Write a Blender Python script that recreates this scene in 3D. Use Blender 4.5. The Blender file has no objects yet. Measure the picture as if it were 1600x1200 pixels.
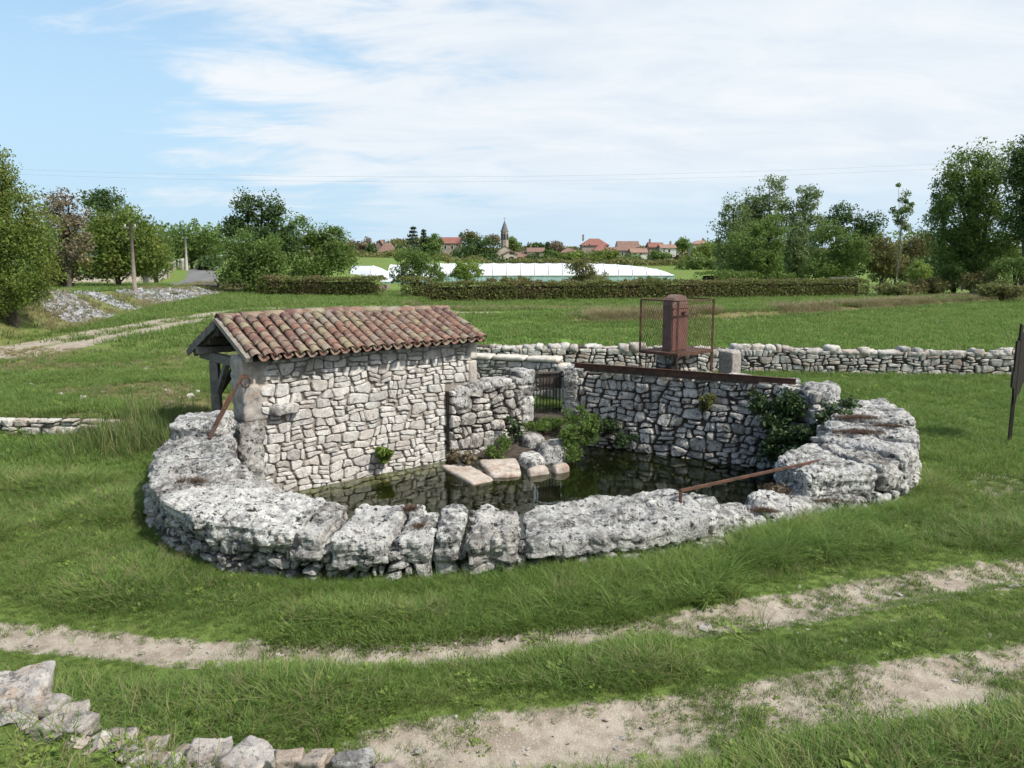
import bpy, math, random
import numpy as np
from mathutils import Vector, Matrix, noise

R = math.radians
scene = bpy.context.scene
COL = scene.collection

# ------------------------------------------------------------------ camera, sky, sun, exposure
cam_d = bpy.data.cameras.new('camera'); cam = bpy.data.objects.new('camera', cam_d); COL.objects.link(cam)
cam.location = (0, 0, 3.0); cam.rotation_euler = (R(90 - 9.09), 0, 0)
cam_d.sensor_width = 36; cam_d.lens = 28.12; cam_d.clip_start = 0.05; cam_d.clip_end = 6000
scene.camera = cam

SUN_AZ, SUN_EL = R(118), R(49)          # azimuth clockwise from +Y (the view direction), elevation
world = bpy.data.worlds.new('World'); scene.world = world; world.use_nodes = True
wt = world.node_tree; wt.nodes.clear()
def wn(t, **kw):
    n = wt.nodes.new(t)
    for k, v in kw.items(): setattr(n, k, v)
    return n
def wmath(op, a, b=None, c=None, clamp=False):
    n = wn('ShaderNodeMath', operation=op); n.use_clamp = clamp
    for i, v in enumerate((a, b, c)):
        if v is None: continue
        if isinstance(v, (int, float)): n.inputs[i].default_value = v
        else: wt.links.new(v, n.inputs[i])
    return n.outputs[0]
sky = wn('ShaderNodeTexSky', sky_type='NISHITA'); sky.sun_disc = False
sky.sun_elevation = SUN_EL; sky.sun_rotation = SUN_AZ; sky.air_density = 1.0; sky.dust_density = 0.6; sky.ozone_density = 1.6
tc = wn('ShaderNodeTexCoord'); sep = wn('ShaderNodeSeparateXYZ'); wt.links.new(tc.outputs['Generated'], sep.inputs[0])
dx, dy, dz = sep.outputs
den = wmath('ADD', wmath('MAXIMUM', dz, 0.0), 0.16)
comb = wn('ShaderNodeCombineXYZ'); wt.links.new(wmath('DIVIDE', dx, den), comb.inputs[0]); wt.links.new(wmath('DIVIDE', dy, den), comb.inputs[1])
mp = wn('ShaderNodeMapping'); mp.inputs['Rotation'].default_value = (0, 0, R(-12)); mp.inputs['Scale'].default_value = (0.55, 1.0, 1)
wt.links.new(comb.outputs[0], mp.inputs[0])
def wnoise(sc, det, ro, dist=0.0):
    n = wn('ShaderNodeTexNoise'); n.inputs['Scale'].default_value = sc; n.inputs['Detail'].default_value = det
    n.inputs['Roughness'].default_value = ro; n.inputs['Distortion'].default_value = dist
    wt.links.new(mp.outputs[0], n.inputs['Vector']); return n.outputs[0]
n_big = wnoise(0.9, 3, 0.5); n_fine = wnoise(3.0, 9, 0.62, 0.5)
cov = wmath('ADD', wmath('MULTIPLY', dx, 1.45), wmath('ADD', wmath('MULTIPLY', n_big, 1.5), wmath('MULTIPLY', n_fine, 1.35)))
mr = wn('ShaderNodeMapRange', interpolation_type='SMOOTHSTEP'); wt.links.new(cov, mr.inputs[0])
mr.inputs[1].default_value = 0.80; mr.inputs[2].default_value = 1.22
fade = wn('ShaderNodeMapRange', interpolation_type='SMOOTHSTEP'); wt.links.new(dz, fade.inputs[0])
fade.inputs[1].default_value = 0.02; fade.inputs[2].default_value = 0.13; fade.inputs[3].default_value = 0.30
mask = wmath('MULTIPLY', wmath('MULTIPLY', mr.outputs[0], fade.outputs[0]), 0.93)
hz = wn('ShaderNodeMapRange', interpolation_type='SMOOTHSTEP'); wt.links.new(dz, hz.inputs[0])
hz.inputs[1].default_value = 0.0; hz.inputs[2].default_value = 0.55; hz.inputs[3].default_value = 0.95; hz.inputs[4].default_value = 0.0
def wmix(f, a, b):
    n = wn('ShaderNodeMix', data_type='RGBA')
    wt.links.new(f, n.inputs[0])
    for s, v in ((n.inputs[6], a), (n.inputs[7], b)):
        if isinstance(v, tuple): s.default_value = v
        else: wt.links.new(v, s)
    return n.outputs[2]
tint = wn('ShaderNodeMix', data_type='RGBA', blend_type='MULTIPLY'); tint.inputs[0].default_value = 1.0
wt.links.new(sky.outputs[0], tint.inputs[6]); tint.inputs[7].default_value = (1.55, 1.75, 1.75, 1)
c1 = wmix(hz.outputs[0], tint.outputs[2], (4.9, 6.9, 8.7, 1))
ct = wn('ShaderNodeMapRange'); wt.links.new(n_fine, ct.inputs[0]); ct.inputs[1].default_value = .35; ct.inputs[2].default_value = .65
c2 = wmix(mask, c1, wmix(ct.outputs[0], (7.3, 8.0, 8.8, 1), (8.7, 9.0, 9.3, 1)))
bg = wn('ShaderNodeBackground'); bg.inputs[1].default_value = 0.066; wt.links.new(c2, bg.inputs[0])
wo = wn('ShaderNodeOutputWorld'); wt.links.new(bg.outputs[0], wo.inputs[0])

sun_d = bpy.data.lights.new('sun', 'SUN'); sun_d.energy = 3.4; sun_d.angle = R(2.5); sun_d.color = (1.0, 0.95, 0.87)
sun = bpy.data.objects.new('sun', sun_d); COL.objects.link(sun)
sdir = Vector((math.sin(SUN_AZ) * math.cos(SUN_EL), math.cos(SUN_AZ) * math.cos(SUN_EL), math.sin(SUN_EL)))
sun.rotation_euler = sdir.to_track_quat('Z', 'Y').to_euler(); sun.location = sdir * 60
scene.view_settings.view_transform = 'Standard'; scene.view_settings.look = 'None'
scene.view_settings.exposure = 0.7; scene.view_settings.gamma = 1.0; scene.view_settings.use_curve_mapping = False
scene.render.engine = 'CYCLES'
scene.cycles.use_denoising = True
scene.cycles.max_bounces = 5; scene.cycles.diffuse_bounces = 2; scene.cycles.glossy_bounces = 3; scene.cycles.transmission_bounces = 3; scene.cycles.use_adaptive_sampling = True; scene.cycles.adaptive_threshold = 0.03; scene.cycles.transparent_max_bounces = 12; scene.cycles.caustics_reflective = False; scene.cycles.caustics_refractive = False

# ------------------------------------------------------------------ helpers
rng = np.random.default_rng(7)
random.seed(7)
ORG = {}
def tag(o, label=None, cat=None, group=None, kind=None):
    if label: o['label'] = label
    if cat: o['category'] = cat
    if group: o['group'] = group
    if kind: o['kind'] = kind
    return o
def thing(name, loc, label, cat, group=None):
    o = bpy.data.objects.new(name, None); COL.objects.link(o); o.location = loc; o.empty_display_size = 0.1
    ORG[o] = Vector(loc); return tag(o, label, cat, group, 'thing')
def np_mesh(name, V, F, smooth=False):
    """V (n,3); F (m,k) array of equal faces, or a list of index lists"""
    me = bpy.data.meshes.new(name)
    if isinstance(F, np.ndarray) and F.ndim == 2:
        V = np.asarray(V, np.float32); k = F.shape[1]
        me.vertices.add(len(V)); me.vertices.foreach_set('co', V.ravel())
        me.loops.add(F.size); me.loops.foreach_set('vertex_index', F.astype(np.int32).ravel())
        me.polygons.add(len(F)); me.polygons.foreach_set('loop_start', np.arange(0, F.size, k, dtype=np.int32))
        me.update(calc_edges=True)
    else:
        me.from_pydata([tuple(v) for v in V], [], [tuple(f) for f in F]); me.update()
    if smooth: me.polygons.foreach_set('use_smooth', np.ones(len(me.polygons), bool))
    return me
def mk(name, V, F, mat, parent=None, smooth=False, origin=None):
    """V in world coordinates; the object's origin is its parent's (or the given origin)"""
    V = np.asarray(V, float)
    po = ORG[parent] if parent is not None else Vector((0, 0, 0))
    og = Vector(origin) if origin is not None else po
    me = np_mesh(name, V - np.array(og), F, smooth)
    o = bpy.data.objects.new(name, me); COL.objects.link(o)
    if mat is not None: me.materials.append(mat)
    if parent is not None: o.parent = parent
    o.location = og - po; ORG[o] = og
    return o
class MB:
    """collects boxes, tubes and prisms into one mesh"""
    def __init__(s): s.V = []; s.F = []
    def add(s, V, F):
        b = len(s.V); s.V += [tuple(v) for v in V]; s.F += [tuple(b + i for i in f) for f in F]; return s
    def box(s, c, size, X=(1, 0, 0), Y=(0, 1, 0), Z=(0, 0, 1)):
        c, X, Y, Z = Vector(c), Vector(X), Vector(Y), Vector(Z); a, b, h = size[0] / 2, size[1] / 2, size[2] / 2
        P = [c + X * (i * a) + Y * (j * b) + Z * (k * h) for k in (-1, 1) for (i, j) in ((-1, -1), (1, -1), (1, 1), (-1, 1))]
        return s.add(P, [(3, 2, 1, 0), (4, 5, 6, 7), (0, 1, 5, 4), (1, 2, 6, 5), (2, 3, 7, 6), (3, 0, 4, 7)])
    def bar(s, a, b, w, h, up=(0, 0, 1)):
        a, b = Vector(a), Vector(b); X = (b - a); L = X.length; X.normalize()
        U = Vector(up)
        if abs(U.dot(X)) > .98: U = Vector((0, 1, 0))
        Y = U.cross(X).normalized(); Z = X.cross(Y)
        return s.box((a + b) / 2, (L, w, h), X, Y, Z)
    def tube(s, pts, r, n=6, cap=True):
        pts = [Vector(p) for p in pts]; rr = r if isinstance(r, (list, tuple)) else [r] * len(pts)
        rings = []
        for i, p in enumerate(pts):
            t = (pts[min(i + 1, len(pts) - 1)] - pts[max(i - 1, 0)]).normalized()
            u = Vector((0, 0, 1)) if abs(t.z) < .9 else Vector((1, 0, 0))
            a = t.cross(u).normalized(); b = t.cross(a)
            rings.append([p + (a * math.cos(k * 2 * math.pi / n) + b * math.sin(k * 2 * math.pi / n)) * rr[i] for k in range(n)])
        V = [v for q in rings for v in q]; F = []
        for i in range(len(pts) - 1):
            for k in range(n): F.append((i * n + k, i * n + (k + 1) % n, (i + 1) * n + (k + 1) % n, (i + 1) * n + k))
        if cap: F += [tuple(range(n)), tuple(range((len(pts) - 1) * n + n - 1, (len(pts) - 1) * n - 1, -1))]
        return s.add(V, F)
    def build(s, name, mat, parent=None, smooth=False, origin=None): return mk(name, s.V, s.F, mat, parent, smooth, origin)
def smooth(a, b, x):
    t = np.clip((x - a) / (b - a), 0, 1); return t * t * (3 - 2 * t)
def pdist(px, py, P):
    """distance of points to the polyline P, and the running parameter"""
    best = np.full(np.shape(px), 1e9); 
    for (ax, ay), (bx, by) in zip(P[:-1], P[1:]):
        dx_, dy_ = bx - ax, by - ay; t = np.clip(((px - ax) * dx_ + (py - ay) * dy_) / (dx_ * dx_ + dy_ * dy_), 0, 1)
        best = np.minimum(best, np.hypot(px - ax - t * dx_, py - ay - t * dy_))
    return best
def inpoly(px, py, P):
    r = np.zeros(np.shape(px), bool); n = len(P)
    for i in range(n):
        (x1, y1), (x2, y2) = P[i], P[(i + 1) % n]
        if y1 == y2: continue
        c = ((y1 > py) != (y2 > py)) & (px < (x2 - x1) * (py - y1) / (y2 - y1) + x1); r ^= c
    return r
def vnoise(x, y, s, seed=0):
    """cheap smooth value noise on arrays"""
    x = np.asarray(x) * s + seed * 17.3; y = np.asarray(y) * s + seed * 5.7
    xi, yi = np.floor(x).astype(np.int64), np.floor(y).astype(np.int64); fx, fy = x - xi, y - yi
    fx = fx * fx * (3 - 2 * fx); fy = fy * fy * (3 - 2 * fy)
    def h(a, b):
        v = (a * 374761393 + b * 668265263 + seed * 1442695) & 0x7fffffff
        v = ((v ^ (v >> 13)) * 1274126177) & 0x7fffffff
        return (v & 0xffff) / 65535.0
    return (h(xi, yi) * (1 - fx) + h(xi + 1, yi) * fx) * (1 - fy) + (h(xi, yi + 1) * (1 - fx) + h(xi + 1, yi + 1) * fx) * fy

# ------------------------------------------------------------------ materials
class NT:
    def __init__(s, name):
        s.m = bpy.data.materials.new(name); s.m.use_nodes = True; s.t = s.m.node_tree; s.t.nodes.clear()
        s.out = s.t.nodes.new('ShaderNodeOutputMaterial'); s.geo = s.n('ShaderNodeNewGeometry'); s.pos = s.geo.outputs['Position']
    def n(s, t, **kw):
        nd = s.t.nodes.new(t)
        for k, v in kw.items(): setattr(nd, k, v)
        return nd
    def set(s, sock, v):
        if hasattr(v, 'is_linked'): s.t.links.new(v, sock)
        else: sock.default_value = v
    def noise(s, sc, det=4, ro=.55, dist=0, vec=None):
        q = s.n('ShaderNodeTexNoise'); q.inputs['Scale'].default_value = sc; q.inputs['Detail'].default_value = det
        q.inputs['Roughness'].default_value = ro; q.inputs['Distortion'].default_value = dist
        s.t.links.new(vec or s.pos, q.inputs['Vector']); return q.outputs[0]
    def voro(s, sc, feat='F1', vec=None):
        q = s.n('ShaderNodeTexVoronoi', feature=feat); q.inputs['Scale'].default_value = sc
        s.t.links.new(vec or s.pos, q.inputs['Vector']); return q.outputs[0]
    def rng(s, v, a, b, c=0., d=1.):
        q = s.n('ShaderNodeMapRange'); s.set(q.inputs[0], v); q.interpolation_type = 'SMOOTHSTEP'
        for i, k in zip((1, 2, 3, 4), (a, b, c, d)): q.inputs[i].default_value = k
        return q.outputs[0]
    def mix(s, f, a, b, mode='MIX'):
        q = s.n('ShaderNodeMix', data_type='RGBA', blend_type=mode)
        s.set(q.inputs[0], f)
        for k, v in ((6, a), (7, b)): s.set(q.inputs[k], (*v, 1) if isinstance(v, tuple) and len(v) == 3 else v)
        return q.outputs[2]
    def math(s, op, a, b=0.0):
        q = s.n('ShaderNodeMath', operation=op); s.set(q.inputs[0], a); s.set(q.inputs[1], b); return q.outputs[0]
    def rand(s): return s.n('ShaderNodeObjectInfo').outputs['Random']
    def attr(s, nm): q = s.n('ShaderNodeAttribute'); q.attribute_name = nm; return q.outputs['Fac']
    def bump(s, h, st=.5, d=.02, normal=None):
        q = s.n('ShaderNodeBump'); q.inputs['Strength'].default_value = st; q.inputs['Distance'].default_value = d
        s.t.links.new(h, q.inputs['Height'])
        if normal: s.t.links.new(normal, q.inputs['Normal'])
        return q.outputs[0]
    def pbr(s, col, rough=.9, normal=None, spec=.3, metal=0.):
        q = s.n('ShaderNodeBsdfPrincipled'); s.set(q.inputs['Base Color'], (*col, 1) if isinstance(col, tuple) and len(col) == 3 else col)
        s.set(q.inputs['Roughness'], rough); q.inputs['Specular IOR Level'].default_value = spec; q.inputs['Metallic'].default_value = metal
        if normal: s.t.links.new(normal, q.inputs['Normal'])
        return q.outputs[0]
    def done(s, sh): s.t.links.new(sh, s.out.inputs['Surface']); return s.m
def simple(name, col, rough=.85, var=.25, sc=6., spec=.25, metal=0., bumpd=0.006):
    t = NT(name); n1 = t.noise(sc, 5, .6); n2 = t.noise(sc * 6, 4, .6)
    f = t.rng(t.math('ADD', t.math('MULTIPLY', n1, .6), t.math('MULTIPLY', n2, .4)), .3, .7)
    c = t.mix(f, tuple(k * (1 - var) for k in col), tuple(min(1, k * (1 + var)) for k in col))
    return t.done(t.pbr(c, rough, t.bump(n2, .5, bumpd), spec, metal))
def limestone(name, pale, grey, spots=.5, lichen=.5, warm=(.33, .26, .2), warmth=.3, bump=.03, brown=.2, sc=1.0):
    t = NT(name); r = t.rand()
    big = t.noise(2.6 * sc, 6, .62); mid = t.noise(9 * sc, 8, .68, .3); fine = t.noise(34 * sc, 6, .7); vf = t.noise(95 * sc, 3, .6)
    c = t.mix(t.rng(big, .40, .60), grey, pale)
    c = t.mix(t.rng(t.math('ADD', mid, t.math('MULTIPLY', big, .2)), .5, .74, 0, lichen), c, tuple(min(.82, k * 1.45) for k in pale))
    c = t.mix(t.math('MULTIPLY', t.rng(t.noise(5.3 * sc, 5, .6, .2), .52, .66), warmth), c, warm)
    c = t.mix(t.math('MULTIPLY', r, .34), c, tuple(k * .60 for k in grey))
    r2 = t.math('FRACT', t.math('MULTIPLY', r, 7.13)); c = t.mix(t.rng(r2, .55, 1., 0, .55 * min(1, warmth * 1.4)), c, tuple(k * 1.05 for k in warm))
    r3 = t.math('FRACT', t.math('MULTIPLY', r, 13.7)); c = t.mix(t.rng(r3, .6, 1., 0, .4), c, tuple(min(.8, k * 1.25) for k in pale))
    sel = t.math('MULTIPLY', t.rng(t.noise(15 * sc, 7, .75), .525, .60), t.rng(t.noise(3.6 * sc, 3, .5), .30, .50))
    c = t.mix(t.math('MULTIPLY', sel, spots), c, (.03, .03, .03))
    sp = t.math('MULTIPLY', t.rng(t.voro(30 * sc), .30, .16), t.rng(t.noise(6 * sc, 3, .5), .5, .62))
    c = t.mix(t.math('MULTIPLY', sp, spots), c, (.05, .05, .048))
    c = t.mix(t.math('MULTIPLY', t.rng(t.noise(4.1 * sc, 6, .7, .4), .62, .72), brown), c, (.075, .05, .03))
    c = t.mix(t.rng(t.noise(48 * sc, 5, .7), .54, .64, 0, .55 * spots), c, (.06, .058, .056))
    h = t.math('ADD', t.math('MULTIPLY', mid, 1.0), t.math('ADD', t.math('MULTIPLY', fine, .55), t.math('MULTIPLY', vf, .22)))
    return t.done(t.pbr(c, .93, t.bump(h, .9, bump), .2))
M = {}
M['boulder'] = limestone('weathered_limestone', (.58, .565, .54), (.16, .155, .15), spots=1.0, lichen=.9, warmth=.2, bump=.07, brown=.5)
M['rubble'] = limestone('pale_rubble_limestone', (.62, .59, .55), (.40, .38, .355), spots=.5, lichen=.5, warm=(.42, .34, .27), warmth=.4, bump=.018, brown=.1)
M['shadedrubble'] = limestone('shaded_rubble_limestone', (.54, .515, .475), (.215, .205, .19), spots=.85, lichen=.75, warmth=.3, bump=.035, brown=.6)  # darker copy of the rubble: shade put into the colour, plus more stains
M['drywall'] = limestone('dry_wall_limestone', (.50, .48, .44), (.27, .255, .235), spots=.45, lichen=.6, warm=(.36, .25, .17), warmth=.5, bump=.02, brown=.25)
M['loose'] = limestone('loose_pale_limestone', (.46, .43, .395), (.27, .25, .235), spots=.6, lichen=.45, warm=(.36, .26, .18), warmth=.65, bump=.014, brown=.9, sc=2.4)
M['core'] = simple('earth_mortar', (.075, .062, .05), .95, .5, 14, .1, 0, .02)
M['mortar'] = simple('pale_mortar', (.24, .215, .185), .95, .35, 16, .1, 0, .02)
M['plaster'] = limestone('old_lime_render', (.50, .44, .38), (.30, .28, .26), spots=.35, lichen=.3, warm=(.42, .31, .235), warmth=.8, bump=.012, brown=.1)
M['slab'] = limestone('wet_stone_slab', (.46, .41, .36), (.34, .29, .25), spots=.35, lichen=.5, warm=(.30, .17, .11), warmth=.55, bump=.008, brown=.35)
M['coping'] = limestone('pale_coping', (.60, .56, .49), (.45, .41, .36), spots=.15, lichen=.4, warmth=.3, bump=.006, brown=.1)
M['concrete'] = simple('rough_concrete', (.30, .27, .25), .92, .6, 22, .15, 0, .02)
def rust_mat(name, a, b, c_):
    t = NT(name); n1 = t.noise(7, 7, .65); n2 = t.noise(60, 4, .6)
    c = t.mix(t.rng(n1, .35, .65), a, b); c = t.mix(t.rng(n2, .55, .72, 0, .7), c, c_)
    return t.done(t.pbr(c, .72, t.bump(n2, .4, .004), .35))
M['rust'] = rust_mat('rusted_iron', (.050, .028, .020), (.115, .052, .032), (.16, .075, .042))
M['redpaint'] = rust_mat('red_oxide_paint', (.125, .058, .050), (.175, .082, .070), (.095, .055, .045))
M['darkiron'] = rust_mat('dark_rusty_iron', (.010, .008, .008), (.020, .014, .012), (.03, .02, .016))
M['greypaint'] = rust_mat('grey_red_paint', (.135, .080, .068), (.175, .112, .096), (.10, .06, .048))
M['wood'] = simple('grey_timber', (.17, .155, .14), .85, .4, 9, .2)
M['darkwood'] = simple('dark_timber', (.055, .045, .037), .9, .4, 9, .15)
M['oldboard'] = simple('weathered_boards', (.115, .095, .082), .9, .4, 12, .15)
def tile_mat():
    t = NT('canal_tile_clay'); r = t.rand()
    cr = t.n('ShaderNodeValToRGB'); t.t.links.new(r, cr.inputs[0]); e = cr.color_ramp; e.interpolation = 'CONSTANT'
    cols = [(0, (.205, .112, .088)), (.16, (.165, .090, .075)), (.34, (.225, .160, .120)), (.48, (.190, .130, .110)), (.62, (.235, .195, .130)), (.72, (.145, .085, .075)), (.84, (.22, .178, .150)), (.93, (.235, .130, .100))]
    e.elements[0].color = (*cols[0][1], 1); e.elements[1].position = cols[1][0]; e.elements[1].color = (*cols[1][1], 1)
    for p, k in cols[2:]: q = e.elements.new(p); q.color = (*k, 1)
    n1 = t.noise(9, 7, .7, .3); n2 = t.noise(38, 6, .7)
    c = t.mix(t.rng(n1, .46, .66, 0, .8), cr.outputs[0], (.30, .27, .20))
    c = t.mix(t.rng(n2, .55, .68, 0, .7), c, (.07, .06, .055))
    c = t.mix(t.rng(t.noise(22, 5, .6), .60, .70, 0, .65), c, (.40, .37, .30))
    return t.done(t.pbr(c, .9, t.bump(n2, .6, .008), .2))
M['tile'] = tile_mat()
def leaf_mat(name, a, b, trans=.35, c3=None, sc=.7):
    t = NT(name); tone = t.attr('tone')
    c = t.mix(tone, a, b)
    if c3: c = t.mix(t.rng(t.noise(sc, 3, .6), .48, .62, 0, .75), c, c3)
    p = t.pbr(c, .6, None, .25)
    tr = t.n('ShaderNodeBsdfTranslucent'); t.set(tr.inputs[0], t.mix(.5, c, tuple(min(1, k * 1.5) for k in b)))
    ms = t.n('ShaderNodeMixShader'); ms.inputs[0].default_value = trans
    t.t.links.new(p, ms.inputs[1]); t.t.links.new(tr.outputs[0], ms.inputs[2]); return t.done(ms.outputs[0])
M['leaf_mid'] = leaf_mat('leaves_mid_green', (.054, .101, .024), (.165, .242, .057))
M['leaf_dark'] = leaf_mat('leaves_dark_green', (.031, .062, .020), (.088, .145, .039), .25)
M['leaf_yellow'] = leaf_mat('leaves_yellow_green', (.075, .122, .022), (.195, .262, .056), .38, (.17, .18, .045), .8)
M['leaf_olive'] = leaf_mat('leaves_olive', (.088, .098, .031), (.204, .204, .068), .3, (.10, .07, .03), .6)
M['leaf_poplar'] = leaf_mat('leaves_poplar', (.070, .109, .039), (.184, .247, .092), .35)
M['leaf_brown'] = leaf_mat('leaves_brown', (.116, .092, .057), (.232, .194, .126), .2)
M['leaf_pine'] = leaf_mat('needles_dark', (.027, .054, .031), (.070, .116, .066), .12)
M['leaf_purple'] = leaf_mat('leaves_purple', (.054, .024, .031), (.136, .057, .068), .2)
M['leaf_hedge'] = leaf_mat('leaves_hedge', (.080, .098, .030), (.190, .205, .062), .28, (.165, .115, .062), .45)
M['leaf_ivy'] = leaf_mat('leaves_ivy', (.018, .037, .013), (.068, .112, .037), .15)
M['leaf_weed'] = leaf_mat('leaves_weed', (.098, .159, .031), (.242, .320, .070), .35)
M['twig'] = simple('twigs_dark', (.035, .028, .02), .95, .4, 5, .1)
M['bark'] = simple('bark', (.085, .07, .055), .95, .4, 8, .1, 0, .02)
M['palebark'] = simple('bark_pale', (.20, .18, .15), .95, .4, 8, .1, 0, .02)
def grass_mat(name, root, tipa, tipb, dry=(.26, .22, .10), drya=.1, trans=.35):
    t = NT(name); r = t.rand(); h = t.attr('h')
    tip = t.mix(r, tipa, tipb)
    tip = t.mix(t.rng(t.noise(.55, 4, .6), .42, .66, 0, .55), tip, tuple(k * f for k, f in zip(tipa, (.62, .74, .7))))
    tip = t.mix(t.rng(t.noise(1.7, 3, .6), .58, .72, 0, .35), tip, dry)
    c = t.mix(h, root, tip)
    c = t.mix(t.rng(t.attr('tone'), 1 - drya, 1 - drya + .02), c, dry)
    p = t.pbr(c, .55, None, .3)
    tr = t.n('ShaderNodeBsdfTranslucent'); t.set(tr.inputs[0], c)
    ms = t.n('ShaderNodeMixShader'); ms.inputs[0].default_value = trans
    t.t.links.new(p, ms.inputs[1]); t.t.links.new(tr.outputs[0], ms.inputs[2]); return t.done(ms.outputs[0])
M['grass'] = grass_mat('grass_blades', (.095, .145, .034), (.172, .292, .062), (.268, .372, .098), (.34, .30, .15), .10, .42)
M['grass_dry'] = grass_mat('dry_grass_blades', (.15, .12, .07), (.38, .30, .18), (.48, .39, .24), (.22, .23, .09), .3, .25)
M['reed'] = grass_mat('reed_blades', (.08, .10, .03), (.14, .23, .055), (.24, .30, .10), (.36, .31, .17), .16, .35)
M['heath'] = grass_mat('dry_moss_tufts', (.05, .032, .022), (.14, .085, .058), (.20, .125, .085), (.22, .17, .11), .2, .2)

def ground_mat():
    t = NT('ground_grass_and_soil')
    b = t.noise(.35, 5, .6); m_ = t.noise(2.2, 6, .65); f = t.noise(16, 6, .7); vf = t.noise(70, 4, .7); far = t.noise(.06, 4, .55)
    g = t.mix(t.rng(m_, .32, .68), (.095, .145, .034), (.155, .215, .052))
    g = t.mix(t.rng(b, .45, .68, 0, .45), g, (.170, .190, .060))
    g = t.mix(t.rng(f, .45, .70, 0, .55), g, (.075, .110, .028))
    g = t.mix(t.rng(far, .42, .66, 0, .45), g, (.135, .225, .048))
    # crop field and dry verge
    g = t.mix(t.math('MULTIPLY', t.attr('crop'), t.rng(t.noise(.5, 4, .6), .2, .7, .55, .9)), g, (.150, .270, .052))
    dryc = t.mix(t.rng(t.noise(1.3, 6, .7), .35, .65), (.125, .095, .048), (.22, .175, .095))
    dm = t.math('MULTIPLY', t.attr('dry'), t.rng(t.noise(1.1, 5, .65), .30, .56))
    g = t.mix(dm, g, dryc)
    # bare soil of the ruts: sandy, with paler grit
    s = t.mix(t.rng(t.noise(5, 6, .65), .35, .65), (.255, .212, .168), (.395, .345, .285))
    s = t.mix(t.rng(t.voro(42), .34, .10, 0, .75), s, (.48, .44, .38))
    s = t.mix(t.rng(vf, .58, .72, 0, .6), s, (.12, .095, .07))
    sm = t.rng(t.math('ADD', t.attr('soil'), t.math('MULTIPLY', t.math('SUBTRACT', t.noise(6.5, 6, .7), .5), 1.25)), .40, .62)
    c = t.mix(sm, g, s)
    # basin bed
    bed = t.mix(t.rng(t.noise(3, 5, .6), .4, .62), (.045, .050, .018), (.13, .115, .05))
    c = t.mix(t.attr('bed'), c, bed)
    hgt = t.math('ADD', t.math('MULTIPLY', f, .6), t.math('MULTIPLY', vf, .4))
    return t.done(t.pbr(c, .96, t.bump(hgt, .8, .03), .12))
M['ground'] = ground_mat()
def asphalt():
    t = NT('worn_asphalt'); c = t.mix(t.rng(t.noise(.8, 6, .65), .35, .65), (.11, .11, .11), (.18, .178, .172))
    c = t.mix(t.rng(t.noise(30, 4, .6), .5, .7, 0, .5), c, (.23, .225, .21)); return t.done(t.pbr(c, .9, None, .25))
M['asphalt'] = asphalt()
def water_mat():
    t = NT('pond_water')
    n1 = t.noise(3.2, 3, .55); nb = t.bump(n1, .10, .03)
    fr = t.n('ShaderNodeFresnel'); fr.inputs[0].default_value = 1.40; t.t.links.new(nb, fr.inputs['Normal'])
    gl = t.n('ShaderNodeBsdfGlossy'); gl.inputs['Roughness'].default_value = .015; t.t.links.new(nb, gl.inputs['Normal']); gl.inputs[0].default_value = (.92, .95, .9, 1)
    tr = t.n('ShaderNodeBsdfTransparent'); tr.inputs[0].default_value = (.34, .38, .17, 1)
    df = t.n('ShaderNodeBsdfDiffuse'); df.inputs[0].default_value = (.012, .016, .006, 1)
    m1 = t.n('ShaderNodeMixShader'); m1.inputs[0].default_value = .35; t.t.links.new(tr.outputs[0], m1.inputs[1]); t.t.links.new(df.outputs[0], m1.inputs[2])
    m2 = t.n('ShaderNodeMixShader'); t.t.links.new(fr.outputs[0], m2.inputs[0]); t.t.links.new(m1.outputs[0], m2.inputs[1]); t.t.links.new(gl.outputs[0], m2.inputs[2])
    return t.done(m2.outputs[0])
M['water'] = water_mat()
M['wallcream'] = simple('cream_render', (.50, .44, .36), .9, .15, .7)
M['wallstone'] = simple('far_stone_wall', (.32, .27, .22), .92, .3, .9)
M['wallbrown'] = simple('far_brown_wall', (.25, .20, .165), .92, .3, .9)
M['wallwhite'] = simple('far_white_wall', (.62, .59, .54), .9, .12, .7)
M['roofred'] = simple('far_red_tiles', (.23, .105, .085), .9, .3, 1.2)
M['roofbrown'] = simple('far_brown_tiles', (.20, .125, .10), .9, .3, 1.2)
M['rooforange'] = simple('far_orange_tiles', (.27, .165, .125), .9, .25, 1.2)
M['slate'] = simple('far_slate', (.14, .14, .15), .8, .25, 1.2)
M['pane'] = simple('dark_window_pane', (.03, .032, .036), .2, .2, 2, .5)
M['frame'] = simple('white_window_frame', (.68, .67, .64), .7, .08, 3)
M['shutter'] = simple('brown_shutter', (.09, .05, .045), .8, .2, 3)
M['plastic'] = simple('white_tunnel_film', (.66, .69, .72), .45, .10, .5, .4)
M['ribgrey'] = simple('tunnel_rib_grey', (.42, .45, .48), .6, .1, 2)
M['scree'] = simple('scree_grey', (.30, .30, .31), .9, .45, 6, .15)
M['teal'] = simple('pale_teal_sheet', (.34, .50, .50), .5, .2, .8, .4)
M['greyfilm'] = simple('grey_tunnel_film', (.50, .53, .60), .5, .12, .6, .4)
M['polewood'] = simple('pole_timber', (.20, .17, .14), .9, .3, 4)
M['poleconc'] = simple('pole_concrete', (.36, .34, .31), .9, .2, 4)
M['wire'] = simple('cable_grey', (.34, .36, .40), .6, .1, 2)
M['ceramic'] = simple('white_ceramic', (.6, .6, .58), .4, .1, 5)
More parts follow.
